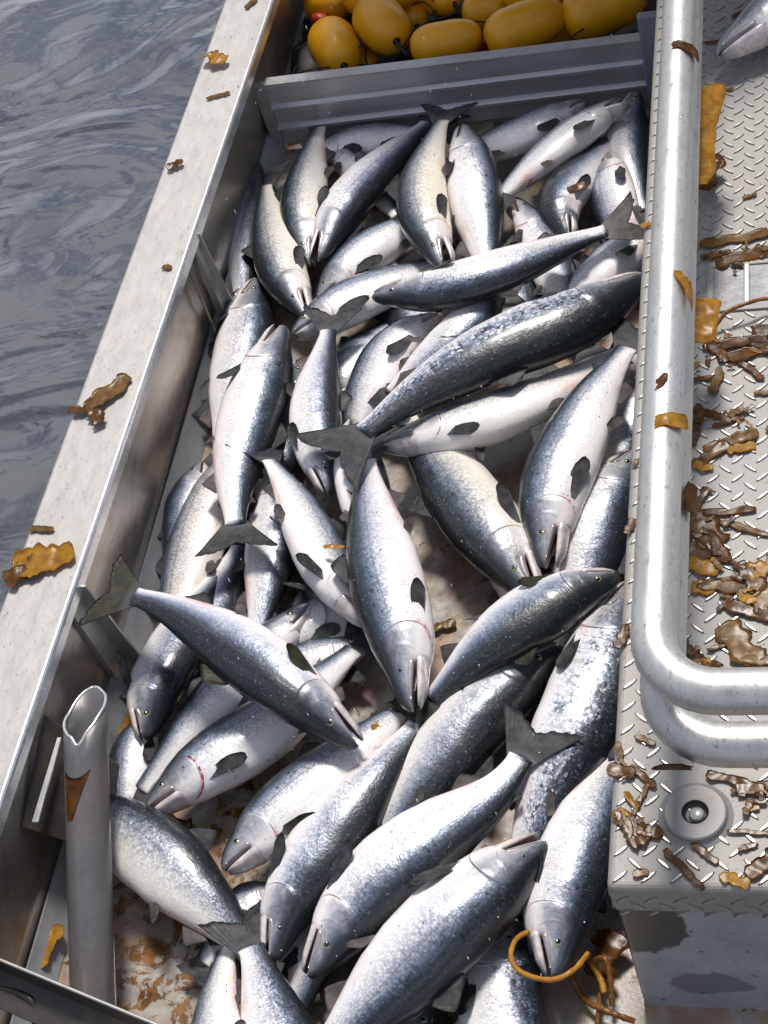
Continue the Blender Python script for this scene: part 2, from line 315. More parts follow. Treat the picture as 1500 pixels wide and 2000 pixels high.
# ------------------------------------------------------------------ water
def _water():
    b = NB('sea_water'); v = b.co.outputs['Object']
    w1 = b.noise(1.1, 3, .5, b.scale(v, 1, 1.4, 1), .7); w2 = b.noise(3.6, 3, .5, b.scale(v, .9, 1.5, 1), .9); w3 = b.noise(13, 2, .5, b.scale(v, .6, 1.6, 1), .8)
    nm = b.bump(w1, 1., .13); nm = b.bump(w2, 1., .010, nm)
    c = b.mix(b.ramp(w1, (.35, 0.), (.65, 1.)), (.036, .038, .044), (.050, .052, .058))
    m = b.set(color=c, rough=.12, normal=nm, spec=.5, coat=1., crough=.04); b.p.inputs['Coat IOR'].default_value = 2.1; b.t.links.new(nm, b.p.inputs['Coat Normal'])
    return m
bm = bmesh.new(); nx = 160
bmesh.ops.create_grid(bm, x_segments=nx, y_segments=nx, size=6)
for v in bm.verts:
    x, y = v.co.x, v.co.y
    v.co.z = .035 * mnoise.noise(Vector((x * .9, y * 1.3, 0))) + .009 * mnoise.noise(Vector((x * 2.6, y * 3.4, 5))) + .004 * mnoise.noise(Vector((x * 7, y * 8, 9)))
    e = max(abs(x), abs(y)) / 6
    if e > .8: v.co.z *= (1 - e) * 5
for v in bm.verts:
    if max(abs(v.co.x), abs(v.co.y)) > 5.99: v.co.x *= 40; v.co.y *= 40
wat = bm_obj('water', bm, _water(), None, True); wat.location = (-2, 2, -.75)
tag(wat, 'dark grey rippled sea water beside the boat', None, None, 'structure')

# ------------------------------------------------------------------ the boat
def xin(y): return -.5095 + .0243 * y            # inner edge of the gunwale
Y0, Y1, GZ = -1.9, 3.4, .30
TX, TY, TZ = .541, -.973, .42                    # corner and top of the tread-plate locker
boat = empty('fishing_boat', (0, 0, 0)); tag(boat, 'bare aluminium fishing boat whose open hold the fish lie in', 'boat')
def lng(name, prof_, mat, y0=Y0, y1=Y1, n=40, bev=0, smooth=False):
    """section (dx from gunwale edge, z) swept along the boat"""
    bm = bmesh.new(); rings = []
    for i in range(n + 1):
        y = y0 + (y1 - y0) * i / n; rings.append([bm.verts.new((xin(y) * k + dx, y, z)) for dx, z, k in prof_])
    m = len(prof_)
    for i in range(n):
        for k in range(m): bm.faces.new((rings[i][k], rings[i][(k + 1) % m], rings[i + 1][(k + 1) % m], rings[i + 1][k]))
    bm.faces.new(rings[0]); bm.faces.new(rings[-1][::-1])
    return bm_obj(name, bm, mat, boat, smooth)
w = .138
lng('gunwale', [(-.0045, GZ, 1), (-w + .006, GZ, 1), (-w + .0015, GZ - .002, 1), (-w, GZ - .007, 1), (-w, GZ - .05, 1), (-w + .004, GZ - .05, 1), (-w + .004, GZ - .008, 1), (-.0045, GZ - .008, 1)], M_gun)
ge_ = lng('gunwale_lip', [(-.0045, GZ + .0012, 1), (-.001, GZ + .0008, 1), (.0022, GZ - .002, 1), (.0035, GZ - .007, 1), (.0035, GZ - .030, 1), (-.0005, GZ - .030, 1), (-.0005, GZ - .0085, 1), (-.0045, GZ - .0085, 1)], M_edge, smooth=False)
ge_['label'] = 'bright worn inner lip of the gunwale'
# inner side wall, leaning, then the narrow sloped bilge strip
bm = bmesh.new(); n = 60; R_ = []
for i in range(n + 1):
    y = Y0 + (Y1 - Y0) * i / n; xt = xin(y) - .012; xb = -.524 + (.006 * y)
    R_.append([bm.verts.new((xt + (xb - xt) * k / 6 + .0035 * mnoise.noise(Vector((y * 1.5, k * .6, 2))), y, .292 + (.056 - .292) * k / 6)) for k in range(7)] + [bm.verts.new((xb - .02, y, .05)), bm.verts.new((xt - .02, y, .292))])
for i in range(n):
    for k in range(9): bm.faces.new((R_[i][k], R_[i][(k + 1) % 9], R_[i + 1][(k + 1) % 9], R_[i + 1][k]))
bm_obj('side_wall', bm, M_wall, boat, True)
bm = bmesh.new(); R_ = []
for i in range(n + 1):
    y = Y0 + (Y1 - Y0) * i / n; xb = -.5225 + .006 * y
    R_.append([bm.verts.new(p) for p in ((xb, y, .058), (xb + .004, y, .0585), (xb + .037, y, .004), (xb + .037, y, -.01), (xb - .01, y, -.01))])
for i in range(n):
    for k in range(5): bm.faces.new((R_[i][k], R_[i][(k + 1) % 5], R_[i + 1][(k + 1) % 5], R_[i + 1][k]))
bm_obj('bilge_strip', bm, M_strip, boat)
# outer hull skin
bm = bmesh.new(); prism(bm, [(-.648, Y0, .25), (-.640, Y0, .25), (-.60, Y0, -1.0), (-.62, Y0, -1.0)], (0.02, Y1 - Y0, 0)); bm_obj('hull_side', bm, M_gun, boat)
# hold floor
bm = bmesh.new(); box(bm, (-.53, Y0, -.03), (1.6, Y1, 0)); fl = bm_obj('hold_floor', bm, M_hold, boat); fl['label'] = 'cream painted hold floor flaking to brown'
# braces on the side wall
def brace(y, wd, z1=.286, x1=.030):
    bm = bmesh.new(); x = xin(y) - .008
    prism(bm, [(x, y - wd / 2, z1), (x + .006, y - wd / 2, z1), (x + .012, y - wd / 2, .03), (x - .012, y - wd / 2, .0)], (0, wd, 0))
    prism(bm, [(x + .004, y + wd / 2, z1), (x + x1 * .5, y + wd / 2, z1), (x + x1, y + wd / 2, .02), (x - .0, y + wd / 2, .02)], (0, .005, 0)); return bm_obj('brace', bm, M_brace, boat)
brace(.672, .030); brace(-.330, .052, x1=.05); brace(1.85, .04)
# bead of weld beside the first brace
bm = bmesh.new()
for i in range(26):
    t = i / 25; a = un(366, 535, .25) * (1 - t) + un(412, 648, .07) * t; a[0] = xin(a[1]) - .004
    bmesh.ops.create_icosphere(bm, subdivisions=1, radius=.0042, matrix=Matrix.Translation(a) @ Matrix.Diagonal((1, .7, 1.1, 1)))
bm_obj('weld_bead', bm, alu('weld_metal', (.36, .31, .22), .6, (.3, .5), .5), boat, True)
# corner bracket behind the cut pipe
bm = bmesh.new(); A = un(118, 1395, .25); B = un(62, 1610, .20); C2 = un(120, 1700, .03); D2 = un(122, 1560, .03)
th = (.006, 0, 0); A[0] = B[0] = xin(-.9) + .0; A[0] += .006
prism(bm, [tuple(A), tuple(B), (B[0] + .075, B[1] + .01, B[2] - .09), (B[0] + .10, B[1] + .07, .03), (A[0] + .09, A[1], .05)], (0, -.006, .004)); bm_obj('corner_bracket', bm, M_dark, boat)
bm = bmesh.new(); a = un(112, 1440, .235); c = un(62, 1605, .215)
prism(bm, [tuple(a), tuple(a + [.007, 0, 0]), tuple(c + [.012, 0, 0]), tuple(c)], (0, 0, -.004)); bm_obj('bracket_edge', bm, M_edge, boat)
# cut pipe standing in the near left corner
top = un(166, 1392, .285); bot = un(184, 2040, .05); ax = top - bot; AL = np.linalg.norm(ax); ax /= AL
e1 = np.cross(ax, [1., 0, 0]); e1 /= np.linalg.norm(e1); e2 = np.cross(ax, e1); RR = .0390; nv = np.array([-.16, .22, 1.]); dnv = CAM - top + np.array([-1.1, 0, 0]); dnv = dnv - ax * (dnv @ ax); dnv /= np.linalg.norm(dnv); nv /= np.linalg.norm(nv)
V, Fc = [], []; ns = 48
for rr in (RR, RR - .004):
    for lev in range(14):
        for k in range(ns):
            t = 2 * math.pi * k / ns; q = (e1 * math.cos(t) + e2 * math.sin(t)) * rr
            h = -(q @ nv) / (ax @ nv) - .014 * math.exp(-((1 - (q / rr) @ dnv) / .03) ** 2) + .003 * math.sin(t * 3 + 1) + .004 * mnoise.noise(Vector((t * 2, 1, 1)))
            if lev < 13: p = bot + q + ax * ((AL + h) * lev / 13)
            else: p = bot + q + ax * (AL + h)
            V.append(p)
for i in range(13):
    for k in range(ns):
        k2 = (k + 1) % ns; Fc.append((i * ns + k, i * ns + k2, (i + 1) * ns + k2, (i + 1) * ns + k)); o_ = 14 * ns
        Fc.append((o_ + i * ns + k, o_ + (i + 1) * ns + k, o_ + (i + 1) * ns + k2, o_ + i * ns + k2))
for k in range(ns): k2 = (k + 1) % ns; Fc.append((13 * ns + k, 13 * ns + k2, 27 * ns + k2, 27 * ns + k))
pp = mesh_obj('cut_pipe', V, Fc, M_post, boat); pp['label'] = 'grey aluminium pipe with a slanting cut open end'
rim = [V[13 * ns + k % ns] * .5 + V[27 * ns + k % ns] * .5 + ax * .001 for k in range(0, ns, 2)] ; rim.append(rim[0])
r_ = tube('pipe_rim', rim, .0030, M_edge, None, 8, n=90); r_.parent = pp
# dark angled channel at the bottom left corner
bm = bmesh.new(); a = un(0, 1868, .27); c = un(420, 2050, .22); d = (c - a); d[2] = 0; d /= np.linalg.norm(d); nn_ = np.array([d[1], -d[0], 0]);
a = a - d * .15; c = c + d * .25
def sect(p): return [tuple(p), tuple(p + nn_ * .006), tuple(p + nn_ * .006 - np.array([0, 0, .052])), tuple(p + nn_ * .060 - np.array([0, 0, .060])), tuple(p + nn_ * .060 - np.array([0, 0, .066])), tuple(p - np.array([0, 0, .066]))]
prism(bm, sect(a), tuple(c - a)); q_ = bm_obj('channel_bar', bm, M_dark, boat); q_['label'] = 'dark grimy channel bar across the bottom left corner'
tube('channel_edge', [a + nn_ * .003 + [0, 0, .0005], c + nn_ * .003 + [0, 0, .0005]], .0028, M_brace, None, 8).parent = q_
tube('bent_rod', [un(-40, 1925, .2), un(20, 1935, .2), un(62, 1955, .2), un(72, 1985, .18), un(60, 2040, .15)], .007, M_dark, boat, 10)
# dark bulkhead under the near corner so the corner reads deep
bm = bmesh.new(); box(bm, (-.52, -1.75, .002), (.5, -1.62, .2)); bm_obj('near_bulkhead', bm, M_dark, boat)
# locker with tread plate
bm = bmesh.new(); box(bm, (TX, TY, TZ - .078), (2.2, Y1, TZ)); bevel(bm, .011, 4); bm_obj('tread_plate', bm, M_tread, boat, False)
bm = bmesh.new(); box(bm, (TX + .004, TY + .004, -.01), (2.2, Y1 - .01, TZ - .070)); bevel(bm, .010, 3); lk = bm_obj('locker_side', bm, M_lock, boat)
tp = boat.children[-2]
def lozenges():
    bm = bmesh.new(); p = .0405; L, Wd, Hh = .0155, .0040, .0026
    def loz(c, ex, ey, ez, s):
        ca, sa = math.cos(math.radians(42)), math.sin(math.radians(42)) * s; a = ex * ca + ey * sa; b = np.cross(ez, a)
        out_, top_ = [], []
        for k in range(12):
            t = 2 * math.pi * k / 12; x = math.cos(t); y = math.sin(t) * (1 - .35 * x * x)
            out_.append(bm.verts.new(c + a * L * x + b * Wd * y - ez * .0004)); top_.append(bm.verts.new(c + a * L * .72 * x + b * Wd * .42 * y + ez * Hh))
        for k in range(12): bm.faces.new((out_[k], out_[(k + 1) % 12], top_[(k + 1) % 12], top_[k]))
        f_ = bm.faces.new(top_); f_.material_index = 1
    X, Y, Z = np.array([1., 0, 0]), np.array([0, 1., 0]), np.array([0, 0, 1.])
    for i in range(-2, 30):
        for j in range(-3, 78):
            for s in (1, -1):
                x = TX + .019 + i * p + (p / 2 if s < 0 else 0); y = TY + .018 + j * p + (p / 2 if s < 0 else 0)
                if x > 1.5 or (x > TX + .5 and y > 2.2): continue
                if math.hypot(x - .682, y + .791) < .062: continue
                if 0.657 < x < 0.932 and 0.161 < y < 0.308: continue
                if x > TX + .012 and y > TY + .012: loz(np.array([x, y, TZ]), X, Y, Z, s)
                elif y <= TY + .004 and x > TX + .014:
                    d_ = TY - y
                    if .006 < d_ < .070: loz(np.array([x, TY, TZ - .010 - d_]), X, Z, -Y, s)
                elif x <= TX - .004 and y > TY + .014:
                    d_ = TX - x
                    if .004 < d_ < .07: loz(np.array([TX, y, TZ - .012 - d_]), Z, Y, -X, s)
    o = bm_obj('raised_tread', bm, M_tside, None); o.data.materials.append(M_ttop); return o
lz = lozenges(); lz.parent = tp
# recessed latch in the plate
lx0, lx1, ly0, ly1 = 0.677, 0.912, 0.181, 0.288
bm = bmesh.new()
for (x0, x1, y0, y1, h) in ((lx0 - .012, lx1 + .012, ly0 - .012, ly0, .005), (lx0 - .012, lx1 + .012, ly1, ly1 + .012, .005), (lx0 - .012, lx0, ly0, ly1, .005), (lx1, lx1 + .012, ly0, ly1, .005)): box(bm, (x0, y0, TZ - .001), (x1, y1, TZ + h))
hf = bm_obj('latch_frame', bm, M_tread, boat); bevel_m = hf.modifiers.new('b', 'BEVEL'); bevel_m.width = .002; bevel_m.segments = 2
bm = bmesh.new(); box(bm, (lx0, ly0, TZ - .001), (lx1, ly1, TZ + .0015)); bm_obj('latch_cover', bm, alu('latch_metal', (.26, .26, .28), .5, (.2, .35), .4), boat)
bm = bmesh.new(); box(bm, (lx0 + .055, ly0 + .002, TZ + .0015), (lx0 + .066, ly1 - .002, TZ + .010)); bevel(bm, .003, 2); bm_obj('latch_bar', bm, M_rail, boat)
# round deck fitting with a hole and a bolt
def ringmesh(name, c, prof_, mat, parent=None, ns=48):
    V = [(c[0] + r * math.cos(2 * math.pi * k / ns), c[1] + r * math.sin(2 * math.pi * k / ns), c[2] + z) for r, z in prof_ for k in range(ns)]
    Fc = [(i * ns + k, i * ns + (k + 1) % ns, (i + 1) * ns + (k + 1) % ns, (i + 1) * ns + k) for i in range(len(prof_) - 1) for k in range(ns)]
    return mesh_obj(name, V, Fc, mat, parent, smooth=True)
fc = un(1357, 1583, TZ + .016)
ft_ = ringmesh('deck_fitting', (fc[0], fc[1], TZ), [(.054, 0), (.050, .002), (.0465, .0035), (.0455, .005), (.0448, .0115), (.0425, .0135), (.024, .0128), (.0195, .0122), (.0187, .009), (.0183, .002), (.001, .002)], alu('fitting_metal', (.25, .24, .235), .25, (.45, .6), .3, .5), boat)
es = ft_.modifiers.new('e', 'EDGE_SPLIT'); es.split_angle = math.radians(40)
ringmesh('bolt', (fc[0] + .002, fc[1] - .001, TZ), [(.0110, .002), (.0110, .008), (.0095, .0100), (.0, .0104)], M_ttop, ft_, 6 * 4)
ringmesh('hole_liner', (fc[0], fc[1], TZ), [(.0182, .0120), (.0180, .0025), (.0125, .0022)], M_dark, ft_)
# guard rails, bent from round tube
for z, rr in ((.82, .0295), (.695, .0300)):
    a0 = .647 if z > .75 else .645; cy = -.905; cr_ = .085
    pts = [(a0, 3.2, z)] + [(a0, y, z) for y in np.linspace(2.6, cy + cr_ + .02, 12)]
    for k in range(0, 9): t = math.pi / 2 * k / 8; pts.append((a0 + cr_ - cr_ * math.cos(t), cy + cr_ - cr_ * math.sin(t), z))
    pts += [(x, cy, z) for x in np.linspace(a0 + cr_ + .05, 1.7, 8)]
    V, Fc = [], []; ns = 40
    for i, p in enumerate(pts):
        q0, q1 = np.array(pts[max(0, i - 1)]), np.array(pts[min(len(pts) - 1, i + 1)]); T_ = (q1 - q0) / np.linalg.norm(q1 - q0); s_ = np.cross(T_, [0, 0, 1.])
        for k in range(ns): t = 2 * math.pi * k / ns; V.append(np.array(p) + s_ * rr * math.cos(t) + np.array([0, 0, 1.]) * rr * math.sin(t))
    for i in range(len(pts) - 1):
        for k in range(ns): Fc.append((i * ns + k, i * ns + (k + 1) % ns, (i + 1) * ns + (k + 1) % ns, (i + 1) * ns + k))
    g = mesh_obj('guard_rail', V, Fc, M_rail, boat); g['label'] = 'upper bent aluminium rail' if z > .75 else 'lower bent aluminium rail'
# far side posts that carry the rails, out beyond the picture
for x, y in ((1.5, -.905), (.6535, 2.5)):
    tube('rail_post', [(x, y, TZ), (x, y, .82)], .024, M_rail, boat, 20)
# unseen slab on posts, added and shaped to shade the hold's far end
bm = bmesh.new(); prism(bm, [(-.34, 3.3, 1.2), (-.38, 1.68, 1.2), (.58, 1.65, 1.2), (.66, 1.19, 1.2), (.80, 1.30, 1.2), (1.5, 1.62, 1.2), (2.4, 1.6, 1.2), (2.4, 3.3, 1.2)], (0, 0, .05)); bm_obj('shade_slab', bm, M_lock, boat)
for x, y in ((1.5, 1.75), (2.3, 1.75)): tube('shade_slab_post', [(x, y, TZ), (x, y, 1.2)], .03, M_rail, boat, 16)
# ------------------------------------------------------------------ divider board (lifts out of its slots)
DY, DZ = 1.345, .205
dv = empty('divider_board', (0, DY, 0)); tag(dv, 'ridged grey metal divider board standing across the hold behind the fish', 'divider')
bm = bmesh.new(); pf = [(0, DZ), (-.012, DZ), (-.014, DZ - .004), (-.014, DZ - .056), (-.024, DZ - .063), (-.024, DZ - .071), (-.012, DZ - .078), (-.012, DZ - .120), (-.024, DZ - .127), (-.024, DZ - .135), (-.010, DZ - .143), (-.010, DZ - .185), (0, DZ - .185)]
prism(bm, [(-.478, DY + a, b_) for a, b_ in pf], (.985, .012, 0)); bm_obj('corrugated_panel', bm, M_div, dv)
bm = bmesh.new(); box(bm, (-.478, DY - .017, DZ + .001), (.500, DY + .016, DZ + .0065)); bm_obj('top_flange', bm, alu('flange_metal', (.46, .45, .45), .6, (.3, .45), .35), dv)
# slots and end posts for the board belong to the boat
def post(x, y, px2):
    bm = bmesh.new(); box(bm, (x, y - .022, .0), (x + .030, y - .016, .225)); box(bm, (x, y - .016, .0), (x + .005, y + .03, .225)); return bm_obj('slot_post', bm, M_brace, boat)
post(-.505, DY, 0); bm = bmesh.new(); box(bm, (.478, DY - .05, .0), (.536, DY - .03, .30)); bevel(bm, .006, 3); bm_obj('slot_post', bm, alu('blue_grey_post', (.22, .25, .31), .3, (.3, .45), .3), boat)
ringmesh('bolt', (-.488, DY - .022, .205), [(.0, .004), (.006, .003), (.008, 0)], M_rail, boat, 12).rotation_euler = (0, 0, 0)
# ------------------------------------------------------------------ net and floats behind the divider
def _net():
    b = NB('black_net'); return b.set(color=(.012, .011, .011), rough=.6)
M_net = _net(); M_yel = _simple('yellow_foam', (.88, .40, .001), .42, 0, .15, sc=12, bd=.003); M_red = _simple('red_foam', (.50, .035, .012), .45, 0, .1)
M_hole = _simple('float_hole', (.02, .012, .004), .6)
bm = bmesh.new()
for i in range(60):
    for j in range(46):
        bm.verts.new((-.50 + i * .0172, 1.375 + j * .0165, .055 + .045 * mnoise.noise(Vector((i * .14, j * .14, 1))) + .012 * mnoise.noise(Vector((i * .7, j * .7, 4)))))
bm.verts.ensure_lookup_table()
for i in range(59):
    for j in range(45): a = i * 46 + j; bm.faces.new([bm.verts[k] for k in (a, a + 46, a + 47, a + 1)])
tag(bm_obj('net_heap', bm, M_net, None, True), 'black fishing net heaped under the yellow floats', 'fishing net', None, 'stuff')
rn = random.Random(3); netv = []
netroot = empty('fishing_net', (0, 1.6, .1)); tag(netroot, 'loose black net meshes draped among the yellow floats', 'fishing net')
for k in range(44):
    x, y = rn.uniform(-.42, .46), rn.uniform(1.40, 1.9); z = rn.uniform(.09, .165); a = rn.uniform(0, 6.28); pts = []
    for i in range(5): pts.append((x, y, z)); x = min(.47, max(-.47, x + math.cos(a) * .05)); y = max(1.385, y + math.sin(a) * .05); z += rn.uniform(-.02, .02); a += rn.uniform(-.7, .7)
    netv.append(tube('net_twine', pts, .0022, M_net, netroot, 6, n=20))
FL = [(655, 95, 138, 100, 62, .14, 'upright yellow float in the left corner behind the divider'), (748, 50, 140, 104, 55, .16, 'wedge-leaning yellow float second from the left behind the divider'),
      (872, 82, 138, 84, -4, .155, 'small squarish yellow float touching the middle of the divider'), (1026, 52, 158, 100, -20, .165, 'large bright yellow float right of the middle one'),
      (1180, 14, 160, 105, -14, .16, 'large yellow float in the right corner behind the divider'), (742, -14, 150, 85, 8, .17, 'yellow float at the top edge above the wedge-leaning one'),
      (640, 8, 90, 70, 20, .10, 'dim yellow float at the top left corner of the net bay'), (850, -6, 110, 74, 35, .12, 'yellow float cut by the top edge in the middle'),
      (950, 22, 90, 76, 0, .10, 'yellow float half hidden under net meshes'), (800, 30, 90, 70, 60, .09, 'dim yellow float sunk between the wedge-leaning and middle ones'), (1105, 66, 90, 60, 10, .07, 'low dim yellow float between the two large right ones'), (700, 118, 90, 60, 20, .06, 'low dim yellow float right of the upright corner one'), (1060, -22, 150, 80, 0, .16, 'yellow float cut by the top edge at right')]
for px, py, ln, wd, an, z, lab in FL:
    c = un(px, py, z); sc_ = np.linalg.norm(c - CAM) / F; L_, R0 = ln * sc_ / 2 * 1.0, wd * sc_ / 2 * .93
    V, Fc = [], []; ns, nr = 32, 24
    a2 = math.radians(-an); A_ = np.array([math.cos(a2), math.sin(a2) * 1.2, .06]); A_ /= np.linalg.norm(A_); e1 = np.cross(A_, [0, 0, 1.]); e1 /= np.linalg.norm(e1); e2 = np.cross(e1, A_)
    for i in range(nr + 1):
        t = -1 + 2 * i / nr; tt = math.sin(t * math.pi / 2); rr = R0 * (1 - abs(tt) ** 3.2) ** .42 * (1 - .10 * tt); rr = max(rr, R0 * .16)
        for k in range(ns): th = 2 * math.pi * k / ns; rr2 = rr * (1 + .02 * mnoise.noise(Vector((tt * 3, th, px * .1)))); V.append(c + A_ * L_ * tt + e1 * rr2 * math.cos(th) + e2 * rr2 * math.sin(th))
    for i in range(nr):
        for k in range(ns): Fc.append((i * ns + k, i * ns + (k + 1) % ns, (i + 1) * ns + (k + 1) % ns, (i + 1) * ns + k))
    rt = empty('net_float', tuple(c)); tag(rt, lab, 'float', 'yellow floats of the net')
    mesh_obj('float_body', V, Fc, M_yel, rt)
    for s in (-1, 1): tube('hole_liner', [c + A_ * s * L_ * .80, c + A_ * s * L_ * 1.012], R0 * .15, M_hole, rt, 12)
    tube('cork_line', [c + A_ * L_ * 1.0, c + A_ * L_ * 1.2 + [0, 0, -.01], c + A_ * L_ * 1.45 + [.005, .01, -.03]], .006, M_red if rn.random() > .3 else M_net, rt, 8)
for px, py, rr, z, lab in ((716, 62, .022, .11, 'between the two leftmost yellow floats'), (800, 92, .024, .10, 'left of the squarish yellow float'), (940, 88, .020, .10, 'right of the squarish yellow float'), (788, 2, .024, .13, 'at the top edge of the net bay'), (1115, 22, .022, .12, 'between the two right yellow floats'), (628, 40, .02, .10, 'above the upright corner float')):
    c = un(px, py, z); bm = bmesh.new(); bmesh.ops.create_uvsphere(bm, u_segments=20, v_segments=12, radius=rr)
    for v in bm.verts: v.co.x *= 1.5; v.co *= 1 + .08 * mnoise.noise(v.co * 60 + Vector((px, 0, 0)))
    o = bm_obj('marker_float', bm, M_red, None, True); o.location = c; o.rotation_euler = (.2, .3, px)
    tag(o, 'small red float ' + lab, 'float', 'red floats of the net')
# ------------------------------------------------------------------ the salmon
UG = np.unique(np.concatenate([np.linspace(0, .03, 7), np.linspace(.03, .16, 18), np.linspace(.16, .235, 22), np.linspace(.235, .9, 56)]))
UP = [0, .008, .02, .05, .1, .15, .2, .3, .38, .5, .6, .7, .78, .84, .88, .905]
HD = [.09, .19, .27, .40, .54, .70, .82, .97, 1., .94, .81, .64, .48, .37, .32, .34]
HV = [.08, .18, .26, .40, .55, .72, .84, .98, 1.02, .98, .86, .65, .48, .37, .32, .34]
WD = [.06, .14, .20, .29, .39, .48, .55, .61, .60, .55, .47, .36, .25, .17, .12, .07]
def prof(u, tab): return np.interp(u, UP, tab)
def gedge(v): return .218 - .120 * (abs(v - .58) / .5) ** 2.2 - .04 * max(0, .35 - v)
def gcheek(v): return .158 - .16 * ((v - .50) / .5) ** 2
NS = 40
fish_no = [0]
def fish(pts, zs, dors, label, tilt=0, depth=.135, mouth=5, tone=0., loss=.05, warm=0., pec=28, fin=0, tail_spread=1., kind='salmon', both=False, girth=1., blood=False, grp='salmon heaped in the fish hold'):
    """pts: measured points snout .. tail fork, zs: heights, dors: side of the picture the back faces (L R U D)"""
    tone = tone * 1.1 + .012; tilt += -3 if dors in 'DR' and tilt > -16 else 0
    fish_no[0] += 1; sd = fish_no[0]; rnd = random.Random(sd * 13 + 5)
    if len(zs) < len(pts): zs = list(np.interp(np.linspace(0, 1, len(pts)), np.linspace(0, 1, len(zs)), zs))
    W3 = [un(p[0], p[1], z) for p, z in zip(pts, zs)]
    C_, L = smooth_path(W3, 201)
    def S(u):
        u = min(max(u, 0), 1) * 200; i = int(min(u, 199)); return C_[i] + (C_[i + 1] - C_[i]) * (u - i)
    Tg = np.gradient(C_, axis=0); k_ = np.ones(9) / 9
    Tg = np.stack([np.convolve(np.pad(Tg[:, k], 4, 'edge'), k_, 'valid') for k in range(3)], 1); Tg = -Tg / np.linalg.norm(Tg, axis=1)[:, None]
    want = {'L': (-1, 0, 0), 'R': (1, 0, 0), 'U': (0, 1, 0), 'D': (0, -1, 0)}[dors]
    mid = Tg[100]; B0 = np.cross([0, 0, 1.], mid); sg = 1 if B0 @ np.array(want) > 0 else -1; al = math.radians(tilt)
    def frame(u):
        T = Tg[int(min(max(u, 0), 1) * 200)]; B = sg * np.cross([0, 0, 1.], T); B /= np.linalg.norm(B); N = np.cross(T, B); N = N if N[2] > 0 else -N
        return T, B * math.cos(al) + N * math.sin(al), N * math.cos(al) - B * math.sin(al)
    H = depth * .487; r1, r2, r3 = rnd.uniform(-.07, .07), rnd.uniform(-.08, .10), rnd.uniform(-.03, .03)
    def hump(u): return 1 + r1 * math.exp(-((u - .3) / .12) ** 2), 1 + r2 * math.exp(-((u - .45 + r3) / .16) ** 2)
    root = empty('salmon', tuple(S(.4))); tag(root, label, 'fish', grp)
    def mline(u): return H * (-.02 - .40 * min(u / .12, 1) ** 1.2 * prof(.12, HV))
    # body
    V, UVs, GE, GC, FL = [], [], [], [], []
    for u in UG:
        c = S(u); T, D, N = frame(u); k1, k2 = hump(u); hd, hv, w = H * prof(u, HD) * k1, H * prof(u, HV) * k2, H * prof(u, WD) * 1.12 * girth * (1 + r3 * 2.5)
        cut = max(0., min(1., (.128 - u) / .016)); hvb = hv * (1 - cut) + min(hv, -mline(u)) * cut
        for k in range(NS):
            th = 2 * math.pi * k / NS; ca, sa = math.cos(th), math.sin(th); v = 1 - abs(th / math.pi - 1)
            v = v if th <= math.pi else v
            y = ca * (hd if ca > 0 else hvb); x = w * math.copysign(abs(sa) ** .92, sa)
            g = u - gedge(v); gc = u - gcheek(v)
            e = 0.
            if u > .05:
                inn = max(0., min(1., (u - .10) / .10)) if g < 0 else max(0., 1 - g / .005)
                e = .040 * inn * max(0., min(1., (v - .12) / .15)) * max(0., min(1., (1.0 - v) / .1))
                e += .022 * math.exp(-(gc / .005) ** 2) * max(0., 1 - abs(v - .52) / .22)
            # eye socket hollow and brow
            wb = 1 + .035 * mnoise.noise(Vector((u * 7 + sd, ca * 1.3, sa * 1.3))) * min(1, u * 6); x *= (1 + e) * wb; y *= (1 + e * .6) * wb
            V.append(c + D * y + N * x)
            UVs.append((u, v)); GE.append(g); GC.append(gc); FL.append(1. if (cut > .3 and v > .93) else 0.)
    n = len(UG); Fc = []
    for i in range(n - 1):
        for k in range(NS): Fc.append((i * NS + k, i * NS + (k + 1) % NS, (i + 1) * NS + (k + 1) % NS, (i + 1) * NS + k))
    Fc.append(tuple(range(NS))[::-1]); Fc.append(tuple(range((n - 1) * NS, n * NS)))
    o = mesh_obj('body', V, Fc, M_skin, root); me = o.data
    def setuv(me, uvs):
        lay = me.uv_layers.new(name='UVMap'); li = np.zeros(len(me.loops), int); me.loops.foreach_get('vertex_index', li)
        lay.data.foreach_set('uv', np.array(uvs, dtype=float)[li].ravel())
    setuv(me, UVs)
    for nm, d in (('ge', GE), ('gc', GC), ('flesh', FL)): me.attributes.new(nm, 'FLOAT', 'POINT').data.foreach_set('value', d)
    o['tone'] = float(tone + rnd.uniform(-.012, .012)); o['scale_loss'] = float(loss); o['seed'] = float(sd * 3.17); o['warm'] = float(warm); o['bruise'] = float(rnd.choice([0, 0, .5, .9]))
    # lower jaw
    T, D, N = frame(.06); hin = S(.118) + D * mline(.118); ang = math.radians(mouth * (.55 if mouth < 14 else .8))
    def rj(p):
        q = p - hin; a, b_ = q @ T, q @ D; return hin + T * (a * math.cos(ang) + b_ * math.sin(ang)) + D * (-a * math.sin(ang) + b_ * math.cos(ang)) + N * (q @ N)
    V, Fc, UVs = [], [], []; us = np.linspace(.006, .150, 15); ns = 18
